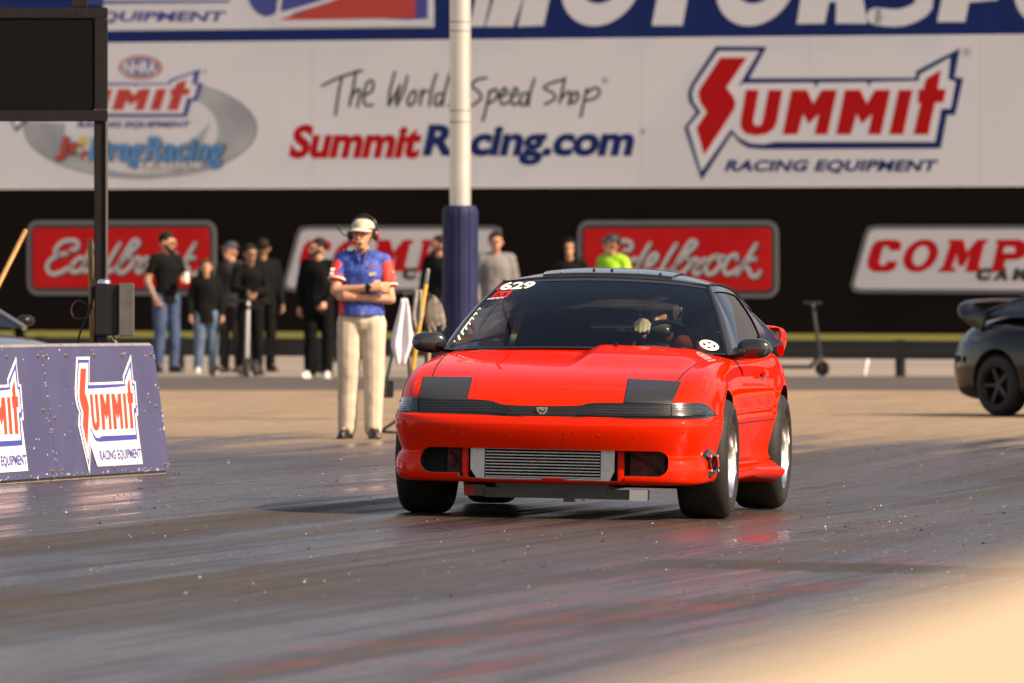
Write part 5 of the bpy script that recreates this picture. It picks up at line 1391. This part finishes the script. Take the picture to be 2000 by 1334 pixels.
    bmh = bmesh.new(); bmh.from_mesh(me); gg = bmesh.ops.bisect_plane(bmh, geom=bmh.verts[:] + bmh.edges[:] + bmh.faces[:], plane_co=(0, 0, hemz), plane_no=(0, 0, -1), clear_outer=True)
    bmesh.ops.edgeloop_fill(bmh, edges=[e for e in gg['geom_cut'] if isinstance(e, bmesh.types.BMEdge)]) if not A else None
    bmh.to_mesh(me); bmh.free()
    meshobj("shirt" if top == 'short' else "sweater", me, topm, root)
    if hood == 2:
        m2 = MB(); m2.ball(hc + HR @ V(0, .025, .015), (.108, .115, .135), M=HR, n=20, k=14); me = m2.mesh("hood"); bm2 = bmesh.new(); bm2.from_mesh(me)
        bmesh.ops.delete(bm2, geom=[f for f in bm2.faces if (HR.inverted() @ (f.calc_center_median() - hc)).y < -.055 and abs((HR.inverted() @ (f.calc_center_median() - hc)).z) < .10], context='FACES'); bm2.to_mesh(me); bm2.free(); me = modmesh(me, [('SOLIDIFY', dict(thickness=.012))]); smooth(me, 80); meshobj("hood", me, topm, root)
    mb = MB(); mb.cap(V(0, 0, .93), V(0, 0, 1.0), .113, .112, flat=1.38, up=(0, 1, 0))
    for i in (0, 1):
        mb.cap(hips[i], knees[i], .098 * legr, .078 * legr); mb.cap(knees[i], ank[i] + V(0, -.005, .0), .076 * legr, .068 * legr)
    me = blob(mb, voxel, fold, 6.0, 3); meshobj("trousers", me, legm, root)
    for i in (0, 1):
        m2 = MB(); hd = (toe[i] - ank[i]); hd.z = 0; hd.normalize(); heel = V(ank[i].x, ank[i].y, .045) - hd * .045
        m2.cap(heel, V(toe[i].x, toe[i].y, .034) - hd * .03, .042, .034); m2.cap(V(ank[i].x, ank[i].y, .075), V(toe[i].x, toe[i].y, .045) - hd * .06, .046, .036)
        m2.box(((heel + toe[i]) / 2 * Vector((1, 1, 0)).x if False else Vector(((heel.x + toe[i].x) / 2, (heel.y + toe[i].y) / 2, .012))), (.085, .24, .022), R=Matrix.Rotation(atan2(-hd.x, hd.y) + 0, 3, 'Z'), bev=.01)
        me = blob(m2, .009, 0, it=2); meshobj("shoe", me, shoem or C_bshoe, root)
    if extras: extras(root, dict(sh=sh, el=el, wr=wr, hc=hc, Hp=Hp, HR=HR, V=V))
    root.scale = (k, k, k); return root
V3 = lambda x, y, z: Vector((x, y, z))
def at(u, d, dy=0): x = (u - 1000) * d / FPX; return Vector((x, d, gz(x, d)))

# --- the official with folded arms
def off_extra(root, q):
    V, Hp, HR = q['V'], q['Hp'], q['HR']; body = [c for c in root.children if c.name.startswith("body")][0]
    # red sleeve panels with white edging over the blue shirt
    for i in (0, 1):
        m = MB(); s, e = q['sh'][i], q['el'][i]; d = (e - s).normalized(); m.cap(s + d * .045 + V((-.006, .006)[i], 0, 0), s.lerp(e, .58), .066, .070); sl = meshobj("sleeve_panel", blob(m, .009, .006, 9), C_sleeve, root)
        m = MB(); m.lathe([(.078, -.006), (.080, 0), (.078, .006)], 20, Matrix.Translation(s.lerp(e, .66)) @ d.to_track_quat('Y', 'Z').to_matrix().to_4x4()); m.build("sleeve_band", M_white, sl, sm=60)
        for kk, (t, mt) in enumerate(((.30, M_white), (.44, C_cap))):
            m = MB(); m.box(s.lerp(e, t) + V((-.045, .045)[i], -.066, 0), (.050, .006, .022), R=Matrix.Rotation(radians((30, -30)[i]), 3, 'Z'), bev=.002); m.build("sleeve_patch", mt, sl)
    m = MB(); m.tube([V(-.155, -.085, .99 + .0), V(-.158, -.075, 1.08), V(-.145, -.08, 1.16)], .020, n=8, flat=.5); m.build("side_panel", C_sleeve, root, sm=60)
    # collar, buttons, badge, belt
    m = MB(); m.cap(V(-.055, -.070, 1.50), V(-.020, -.118, 1.41), .018, .014, flat=.5); m.cap(V(.055, -.070, 1.50), V(.020, -.118, 1.41), .018, .014, flat=.5); m.build("collar", mat("collar_navy", (.012, .016, .12), .6), root, sm=60)
    m = MB(); m.box(V(.095, -.130, 1.315), (.062, .006, .030), R=Matrix.Rotation(radians(-8), 3, 'Y'), bev=.002); m.build("name_badge", C_cap, root)
    m = MB()
    for x in (.06, .085, .11): m.ball(V(x, -.133, 1.375 + .004 * sin(x * 90)), (.012, .003, .008), n=8, k=5)
    m.build("chest_emblem", M_redv, root, kind='stuff')
    m = MB(); pts = [V(.163 * sin(a), -.124 * cos(a), 1.005 - .006 * cos(a)) for a in [2 * pi * i / 40 for i in range(41)]]; m.tube(pts, .020, n=8, flat=.35, up=(0, 0, 1), caps=False); bl = m.build("belt", C_bshoe, root, sm=60)
    m = MB(); m.box(V(.0, -.131, 1.0), (.042, .008, .034), bev=.003); m.build("buckle", M_chrome, bl)
    m = MB(); w_ = q['wr'][0]; e_ = q['el'][0]; d = (w_ - e_).normalized(); m.lathe([(.034, -.014), (.037, 0), (.034, .014)], 20, Matrix.Translation(w_ - d * .01) @ d.to_track_quat('Y', 'Z').to_matrix().to_4x4()); m.ball(w_ + V(.0, -.034, .008), (.017, .008, .017), n=12, k=6); m.build("wristwatch", M_plast, root, sm=60)
    # headset
    for s in (-1, 1):
        m = MB(); m.ball(Hp(s * .096, .008, -.005), (.026, .038, .048), M=HR, n=16, k=10); ec = m.build("headset_cup", M_blk, root, sm=60)
        m = MB(); m.ball(Hp(s * .115, .008, -.005), (.012, .024, .032), M=HR, n=14, k=8); m.build("cup_cover", mat("headset_red", (.35, .02, .03), .3) if 'headset_red' not in bpy.data.materials else bpy.data.materials['headset_red'], ec, sm=60)
    m = MB(); m.tube([Hp(.098 * cos(a), .045, .030 + .112 * sin(a)) for a in [pi * i / 16 for i in range(17)]], .008, n=8); m.build("headset_band", M_blk, root, sm=60)
    m = MB(); m.tube(catmull([Hp(-.105, -.02, -.01), Hp(-.14, -.05, .01), Hp(-.165, -.06, .05)], 5), .005, n=6); m.cap(Hp(-.163, -.06, .045), Hp(-.17, -.06, .075), .009, .009); m.build("microphone_boom", M_plast, root, sm=60)
    m = MB(); m.tube(catmull([Hp(-.10, -.01, -.04), Hp(-.12, -.03, -.10), Hp(-.115, -.02, -.13)], 5), .006, n=6); m.build("headset_cable", M_plast, root, sm=60)
    # back pockets folds: trouser crease and pocket lines
    m = MB()
    for s in (-1, 1): m.tube(catmull([V(s * .155, -.07, .985), V(s * .165, -.055, .92), V(s * .178, -.02, .86)], 4), .004, n=5)
    m.build("pocket_edge", mat("khaki_shadow", (.36, .30, .22), .8), root, kind='stuff')
k_ = 1.0
person(G(706, 857), 1.735, "official in cream cap, headset, blue shirt with red sleeves and khaki trousers, arms folded", face=radians(-2), top='short', topm=C_royal, legm=C_khaki, shoem=C_bshoe, skin=SKIN,
       arms=dict(eL=V3(-.205, -.09, 1.185), wL=V3(.075, -.185, 1.205), dL=V3(1, .12, .05), nL=V3(0, 1, 0), eR=V3(.235, -.06, 1.115), wR=V3(-.045, -.150, 1.130), dR=V3(-1, .1, .12), nR=V3(0, 1, 0), c=.3),
       head=(radians(-14), radians(4)), hair=HAIRB, cap=C_cap, hemz=.985, voxel=.009, fold=.007, extras=off_extra, legr=1.10, stocky=1.07, lean=(.012, 0),
       legs=dict(kL=V3(-.105, -.02, .50), kR=V3(.10, -.02, .50), aL=V3(-.115, .02, .085), aR=V3(.095, -.02, .085), tL=V3(-.16, -.14, .035), tR=V3(.13, -.19, .035)))
# --- spectators
GS = "spectators standing in front of the black wall"
def sp(u, d, H, label, **k): return person(at(u, d), H, label, group=GS, voxel=.013, **k)
def cup_extra(root, q):
    m = MB(); w_ = q['wr'][1]; m.lathe([(.028, -.07), (.033, .06), (0, .06)], 16, Matrix.Translation(w_ + V3(-.02, -.09, .035)) @ Matrix.Rotation(radians(80), 4, 'X')); o = m.build("cup", M_white, root, sm=60)
    m = MB(); m.lathe([(.036, -.012), (.036, .012)], 16, Matrix.Translation(w_) @ Matrix.Rotation(radians(90), 4, 'Z')); m.build("wristband", M_yel, root)
    m = MB(); e, w0 = q['el'][0], q['wr'][0]; m.cap(e, w0, .044, .031); meshobj("tattooed_forearm", blob(m, .008), SKINT, root)
    m = MB(); 
    for s in (-1, 1): m.ball(q['Hp'](s * .032, -.094, .014), (.024, .006, .017), M=q['HR'], n=12, k=6)
    m.build("sunglasses", M_blk, root, kind='stuff')
sp(325, 138.5, 1.70, "bearded man in black v-neck tee and blue jeans holding a white cup", face=radians(32), top='short', topm=C_black, legm=C_jean, skin=SKIN, hair=HAIR, beard=True, head=(radians(34), radians(12)), arms=dict(eR=V3(.25, .0, 1.16), wR=V3(.14, -.20, 1.16), dR=V3(-.4, -1, 0), eL=V3(-.25, .05, 1.15), wL=V3(-.20, -.06, .93), c=.8), extras=cup_extra, stocky=.95)
sp(402, 137.8, 1.37, "girl with long brown hair, oversized black tee and wide light jeans", face=radians(8), top='long', topm=C_black, legm=C_jean2, shoem=C_shoe, skin=SKIN, hair=HAIRB, girl=True, legr=1.12, topr=1.12, hemz=.78)
sp(452, 138.6, 1.59, "man in dark cap and charcoal shirt looking left behind the scooter rider", face=radians(-30), top='short', topm=C_char, legm=C_char, skin=SKIN, head=(radians(-25), 0), cap=mat("navy_cap", (.03, .03, .06), .7), hair=HAIR, stocky=1.12)
sp(513, 139.2, 1.62, "person in black with black hair standing half hidden behind the scooter rider", face=radians(20), topm=C_black, legm=C_black, skin=SKIN2, hair=HAIR, topr=1.1, head=(radians(150), 0))
D_ = sp(489, 135.6, 1.55, "short haired man in black leaning over the white stemmed scooter", face=radians(14), topm=C_black, legm=C_black, skin=SKIN2, hair=HAIR, head=(radians(16), radians(8)), lean=(-.03, -.10), arms=dict(eL=V3(-.24, -.10, 1.16), wL=V3(-.10, -.30, 1.14), dL=V3(.2, -.3, -1), eR=V3(.20, -.12, 1.14), wR=V3(.0, -.32, 1.12), dR=V3(-.5, -.3, -1), c=.9), topr=1.05)
sp(622, 132.0, 1.62, "bearded man all in black with white sneakers left of the official", face=radians(-18), topm=C_black, legm=C_black, shoem=C_shoe, skin=SKIN, hair=HAIR, beard=True, head=(radians(-48), 0), arms=dict(wR=V3(.17, -.18, .95), eR=V3(.26, .0, 1.14), wL=V3(-.24, -.02, .90), c=.7), legs=dict(kL=V3(-.10, -.03, .5), kR=V3(.11, .04, .5), tL=V3(-.17, -.15, .035)), topr=1.08, legr=1.1, hemz=.80)
sp(858, 138.5, 1.66, "bearded man in black jacket and jeans half hidden left of the blue padding", face=radians(-30), topm=C_black, legm=C_jean2, skin=SKIN2, hair=HAIR, beard=True, head=(radians(-35), 0))
sp(968, 138.6, 1.70, "dark haired man in a grey hoodie between the pole and the car roof", face=radians(4), topm=C_grey, legm=C_black, skin=SKIN, hair=HAIR, hood=1, topr=1.15, head=(radians(10), 0))
sp(1112, 138.4, 1.62, "person with a black hood up looking over the car roof", face=0, topm=C_black, legm=C_black, skin=SKIN, hair=HAIR, hood=2)
sp(1196, 138.4, 1.68, "person in dark cap and neon green shirt looking left over the car roof", face=radians(-35), top='short', topm=C_neon, legm=C_black, skin=SKIN2, hair=HAIR, cap=mat("black_cap", (.016, .016, .02), .6), head=(radians(-35), 0))

# --- kick scooters
M_sc = mat("scooter_black", (.018, .018, .019), .4); M_sw = mat("scooter_silver", (.50, .49, .48), .35, .4)
def scooter(loc, rz, label, stem=None, col=M_sc, sc=1.0):
    r = empty("kick_scooter", loc, rz, label, "scooter", "kick scooters near the wall"); stem = stem or col
    for x, n_ in ((0, .10), (.86, .10)):
        w_ = empty("wheel"); w_.parent = r; w_.location = (x, 0, .10)
        m = MB(); m.lathe([(.062, .02), (.085, .026), (.098, .018), (.101, 0), (.098, -.018), (.085, -.026), (.062, -.02)], 32, close=True); m.build("tyre", M_tyre, w_, sm=60)
        m = MB(); m.lathe([(0, .016), (.03, .02), (.062, .016), (.062, -.016), (.03, -.02), (0, -.016)], 24); m.build("hub", stem, w_, sm=40)
    m = MB(); m.box((.45, 0, .115), (.58, .15, .045), bev=.012); m.cap((.18, 0, .12), (.06, 0, .24), .024, .024); m.cap((.72, 0, .13), (.86, 0, .19), .03, .02, flat=2); m.build("deck", col, r, sm=50)
    m = MB(); m.cap((.0, .035, .10), (.03, .035, .24), .013, .013); m.cap((.0, -.035, .10), (.03, -.035, .24), .013, .013); m.cap((.03, -.035, .24), (.03, .035, .24), .02, .02); m.build("fork", col, r, sm=50)
    m = MB(); m.cap((.03, 0, .24), (.14, 0, .92), .026, .021); m.build("stem", stem, r, sm=50)
    m = MB(); m.cap((.14, -.21, .94), (.14, .21, .94), .013, .013); m.build("handlebar", col, r, sm=50)
    for s in (-1, 1):
        m = MB(); m.cap((.14, s * .13, .94), (.14, s * .22, .94), .019, .019); m.build("grip", M_plast, r, sm=50)
    m = MB(); m.box((.115, 0, .86), (.05, .05, .05), bev=.01); m.build("headlamp", M_plast, r)
    r.scale = (sc, sc, sc); return r
scooter(at(482, 133.6), radians(84), "white stemmed kick scooter held by the man in black", M_sw, M_sc, .95)
scooter(at(415, 134.6), radians(50), "dark kick scooter standing low in front of the girl", M_sc, M_sc, .62)
sc3 = scooter(rlp(2.82, 0, .75), radians(150), "black kick scooter parked against the guard rail right of the red car", M_sc, M_sc, .92)

# --- driver
def driver():
    r = empty("person", CAR.location, 0, "driver in black helmet and tan glove behind the steering wheel of the red car", "person")
    r.rotation_euler = CAR.rotation_euler
    hc = Vector((-.27, .31, 1.130)); R = Matrix.Rotation(radians(90), 3, 'Z') @ Matrix.Rotation(0, 3, 'Z')
    R = Matrix.Rotation(radians(78), 3, 'Z') @ Matrix.Rotation(radians(6), 3, 'X')      # looks forward, slightly to the car's right
    Hp = lambda x, y, z: hc + R @ Vector((x, y, z))
    mb = MB(); mb.cap((-.46, .36, .60), (-.44, .36, .90), .12, .13, flat=1.3, up=(1, 0, 0)); mb.cap((-.44, .20, .93), (-.44, .52, .93), .065, .065); mb.cap((-.42, .345, .94), (-.29, .315, 1.07), .055, .052)
    mb.cap((-.42, .18, .93), (-.28, .10, .80), .05, .042); mb.cap((-.28, .10, .80), (-.05, .235, 1.02), .042, .03)
    mb.cap((-.42, .54, .93), (-.24, .62, .80), .05, .042); mb.cap((-.24, .62, .80), (-.06, .50, .90), .042, .03)
    mb.ball(hc + Vector((.01, 0, -.01)), (.085, .078, .105)); mb.cap(hc + Vector((.085, -.01, -.02)), hc + Vector((.10, -.012, -.035)), .012, .016)
    hand(mb, (-.06, .24, 1.035), (1, .1, .5), (.3, 0, -1), .9, 1.0); hand(mb, (-.07, .50, .90), (1, -.1, .3), (.2, 0, -1), .9, 1.0)
    me = blob(mb, .009); b = meshobj("body", me, SKIN, r)
    mb = MB(); mb.cap((-.46, .36, .58), (-.44, .36, .90), .145, .150, flat=1.3, up=(1, 0, 0)); mb.cap((-.44, .20, .92), (-.44, .52, .92), .082, .082)
    mb.cap((-.42, .18, .92), (-.28, .10, .80), .068, .058); mb.cap((-.28, .10, .80), (-.08, .222, 1.0), .058, .045); mb.cap((-.42, .54, .92), (-.24, .62, .80), .068, .058); mb.cap((-.24, .62, .80), (-.09, .52, .89), .058, .045)
    meshobj("race_suit", blob(mb, .012, .008), C_black, r)
    mb = MB(); mb.cap((-.24, .45, .965), (-.20, .55, .92), .055, .06); meshobj("orange_sleeve", blob(mb, .010), mat("orange_cloth", (.85, .14, .02), .6), r)
    mb = MB(); hand(mb, (-.06, .24, 1.035), (1, .1, .5), (.3, 0, -1), .9, 1.14, vr=1.25); meshobj("glove", blob(mb, .006), mat("tan_glove", (.62, .48, .28), .6), r)
    # helmet shell with a visor opening
    mb = MB(); mb.ball(Hp(0, .02, .02), (.128, .150, .142), M=R, n=40, k=26); mb.cap(Hp(-.06, -.09, -.085), Hp(.06, -.09, -.085), .04, .04)
    me = blob(mb, .007); bm2 = bmesh.new(); bm2.from_mesh(me); Ri = R.inverted(); dl = []
    for f in bm2.faces:
        q = Ri @ (f.calc_center_median() - hc)
        if q.y < -.05 and -.048 < q.z < .045 and abs(q.x) < .105: dl.append(f)
        elif q.z < -.115: dl.append(f)
    bmesh.ops.delete(bm2, geom=dl, context='FACES'); bm2.to_mesh(me); bm2.free(); me = modmesh(me, [('SOLIDIFY', dict(thickness=.018))]); smooth(me, 70)
    h = meshobj("helmet", me, mat("helmet_paint", (.035, .037, .04), .2, coat=1.0, nscale=9, col2=(.10, .09, .06)), r)
    mb = MB(); vis = lambda a, q: Hp(.132 * sin(lerp(-1.25, 1.25, a)), .015 - .165 * cos(lerp(-1.25, 1.25, a)), lerp(.06, .135, q) - 0) if True else None
    mb.grid(vis, 18, 5); mb.build("raised_visor", glassmat("visor_tint", (.35, .38, .38)), h, sm=60)
    for sx in (-1, 1): 
        mb = MB(); mb.ball(Hp(sx * .130, .015, .03), (.010, .026, .026), M=R, n=16, k=8); mb.build("visor_pivot", M_alu, h, sm=60)
    mb = MB(); 
    for sx in (-1, 1): mb.ball(Hp(sx * .030, -.088, .012), (.012, .006, .008), M=R, n=8, k=6)
    mb.build("eyes", EYE, b, kind='stuff')
driver()
# ------------------------------------------------------------------ the two parked cars at the edges
def coupe(loc, rz, sc, label, paint, prof, halfw, wb, wr, spoiler=False, rimm=None, roofz=None):
    """prof: list of stations from tail to nose: (x, z_bottom, z_side, z_top, width factor); local +X forwards"""
    r = empty("parked_car", loc, rz, label, "car", None); r.scale = (sc, sc, sc)
    bm = bmesh.new(); rows = []
    for (x, zb, zs, zt, wf) in prof:
        w_ = halfw * wf; ys = [(0, zb), (.70 * w_, zb), (.95 * w_, zb + .03), (1.0 * w_, lerp(zb, zs, .35)), (1.0 * w_, lerp(zb, zs, .7)), (.955 * w_, zs), (.80 * w_, lerp(zs, zt, .7)), (.45 * w_, zt - .004), (0, zt)]
        pts = [(y, z) for y, z in ys] + [(-y, z) for y, z in ys[-2:0:-1]]; rows.append([bm.verts.new((x, y, z)) for y, z in pts])
    n_ = len(rows[0])
    for a, b_ in zip(rows, rows[1:]):
        for i in range(n_): bm.faces.new((a[i], a[(i + 1) % n_], b_[(i + 1) % n_], b_[i]))
    bm.faces.new(rows[0]); bm.faces.new(rows[-1][::-1]); bmesh.ops.recalc_face_normals(bm, faces=bm.faces)
    me = bpy.data.meshes.new("body"); bm.to_mesh(me); bm.free(); me = modmesh(me, [('SUBSURF', dict(levels=3))])
    me.materials.append(paint)
    for x in wb:
        for s in (1, -1):
            mb = MB(); mb.lathe([(0, s * halfw * .55), (wr + .045, s * halfw * .55), (wr + .045, s * halfw * 1.3), (0, s * halfw * 1.3)], 56, Matrix.Translation((x, 0, wr + .02)))
            me = boolean(me, cutter(mb))
    smooth(me, 35); body_ = meshobj("body", me, paint, r)
    for x in wb:
        for s in (1, -1):
            w_ = empty("wheel"); w_.parent = r; w_.location = (x, s * (halfw - .115), wr); w_.rotation_euler = (0, 0, 0 if s > 0 else pi); hw = .115
            q = wr / .34; mb = MB(); mb.lathe([(.20 * q, hw - .01), (.225 * q, hw + .006), (.29 * q, hw + .006), (.325 * q, hw - .02), (.338 * q, hw - .05), (.34 * q, 0), (.338 * q, -hw + .05), (.325 * q, -hw + .02), (.29 * q, -hw - .006), (.2 * q, -hw + .01)], 56); mb.build("tyre", M_tyre, w_, sm=60)
            mb = MB(); mb.lathe([(.205 * q, hw + .004), (.212 * q, hw - .006), (.196 * q, hw - .03), (.188 * q, -.02), (.195 * q, -hw)], 48)
            mb.build("rim", rimm, w_, sm=50)
            mb = MB()
            for k in range(5):
                a = 2 * pi * k / 5 + .3; Rm = Matrix.Rotation(a, 3, 'Y'); mb.tube([Rm @ Vector((0, hw - .05, .03)), Rm @ Vector((0, hw - .022, .195 * q))], [.030, .022], n=8, flat=.7)
            mb.lathe([(0, hw - .03), (.035, hw - .032), (.05, hw - .06), (0, hw - .06)], 24); mb.build("spokes", rimm, w_, sm=40)
            mb = MB(); mb.lathe([(0, -.02), (.15, -.02), (.15, -.03), (0, -.03)], 32); mb.build("brake_disc", M_dark, w_)
    return r, body_
def greenhouse(r, belt, roof, halfb, halfr, paint, glass):
    "belt/roof: 4 x positions and z: windscreen base, roof front, roof rear, rear window base"
    (x0, z0), (x3, z3) = belt; (x1, z1), (x2, z2) = roof
    def edge(s): return [Vector((x0, s * halfb, z0)), Vector((x1, s * halfr, z1)), Vector((x2, s * halfr, z2)), Vector((x3, s * halfb * .95, z3))]
    L_, R_ = edge(1), edge(-1)
    def patch(name, A, B, C, D, crown, mt, nrm):
        mb = MB(); mb.grid(lambda a, b: A.lerp(B, a).lerp(D.lerp(C, a), b) + Vector(nrm) * crown * sin(pi * a) * (1 if True else 0), 16, 8); return mb.build(name, mt, r, sm=60)
    patch("windscreen", L_[0], R_[0], R_[1], L_[1], .05, glass, (1, 0, .3)); patch("roof", L_[1], R_[1], R_[2], L_[2], .04, paint, (0, 0, 1)); patch("rear_window", L_[2], R_[2], R_[3], L_[3], .04, glass, (-.5, 0, 1))
    for s, E in ((1, L_), (-1, R_)):
        m0 = Vector(((x0 + x3) / 2 - .1, s * halfb * 1.03, (z0 + z3) / 2))
        mb = MB(); mb.grid(lambda a, b: (E[0].lerp(E[3], a) + Vector((0, s * .03 * sin(pi * a), 0))).lerp(E[1].lerp(E[2], a), b) + Vector((0, s * .02 * sin(pi * b), 0)), 20, 8); mb.build("side_window", glass, r, sm=60)
        mb = MB(); mb.tube(E[:2], .028, n=8); mb.tube(catmull(E[1:], 4), .030, n=8); mb.build("pillar", paint, r, sm=60)
        mb = MB(); c = Vector((x0 - .25, s * (halfb + .14), z0 + .06)); mb.ball(c, (.05, .085, .05)); mb.cap(c, c - Vector((0, s * .12, .04)), .025, .03); mb.build("wing_mirror", P_blk, r, sm=60)
P_blk = mat("black_car_paint", (.006, .006, .006), .25, coat=1.0, spec=.1); P_sil = mat("grey_car_paint", (.22, .215, .21), .35, .5, coat=1.0)
M_rimb = mat("black_rim", (.02, .019, .018), .3, .3)
profA = [(-2.22, .38, .62, .70, .62), (-2.16, .24, .66, .84, .80), (-1.95, .17, .74, .955, .93), (-1.60, .15, .80, 1.0, 1.0), (-1.25, .15, .83, 1.0, 1.03), (-.80, .15, .80, .98, 1.0), (-.2, .15, .78, .96, .97), (.5, .15, .76, .94, .97), (1.0, .15, .76, .90, .99), (1.4, .15, .74, .84, 1.0), (1.8, .16, .66, .75, .95), (2.1, .20, .56, .62, .82), (2.22, .30, .48, .52, .60)]
DS = 95.0
q_ = G(2004, 812.5)
blk, bb_ = coupe(Vector((0, 0, 0)), 0, .83, "glossy black sports car with hoop spoiler cut off by the right edge", P_blk, [(a, b, c * 1.10, d * 1.10, e) for a, b, c, d, e in profA], .90, (-1.27, 1.27), .335, rimm=M_rimb)
rzb = radians(-50)
blk.rotation_euler = (0, 0, rzb)
# rear right wheel contact (camera side is the car's right when it points to +X) goes to the photo position
cw = Matrix.Rotation(rzb, 3, 'Z') @ (Vector((-1.27, -.80, 0)) * .83); tgt = G(1957, 813)
blk.location = Vector((tgt.x - cw.x, tgt.y - cw.y, 0))
greenhouse(blk, ((.75, 1.02), (-1.70, 1.09)), ((.05, 1.36), (-.75, 1.36)), .76, .58, P_blk, G_dark)
SPb = [p + Vector((0, 0, .06)) for p in catmull([(-1.55, -.80, .95), (-1.86, -.78, 1.08), (-1.96, -.66, 1.17), (-2.0, -.3, 1.195), (-2.01, 0, 1.20), (-2.0, .3, 1.195), (-1.96, .66, 1.17), (-1.86, .78, 1.08), (-1.55, .80, .95)], 6)]
mb = MB(); mb.tube(SPb, [.12 - .045 * sin(pi * i / (len(SPb) - 1)) for i in range(len(SPb))], n=14, flat=.18, up=(1, 0, 0)); mb.build("spoiler", P_blk, blk, sm=70)
mb = MB(); mb.lathe([(0, -.91 + .001), (.04, -.91), (.04, -.88)], 16, Matrix.Translation((-1.9, .02, .62))); mb.build("side_marker", M_plast, blk)
# grey car behind the barrier on the left
grey, gb_ = coupe(Vector((0, 0, 0)), 0, .92, "grey sports coupe half hidden behind the blue barrier at the left edge", P_sil, profA, .88, (-1.27, 1.27), .32, rimm=M_alu)
greenhouse(grey, ((.62, .955), (-1.5, .98)), ((-.15, 1.27), (-.75, 1.27)), .74, .56, P_sil, G_dark)
grey.rotation_euler = (0, 0, radians(-60)); cb2 = Matrix.Rotation(radians(-60), 3, "Z") @ (Vector((.62, .74, 0)) * .92)
grey.location = Vector(((48 - 1000) * 90 / FPX - cb2.x, 90 - cb2.y, 0))
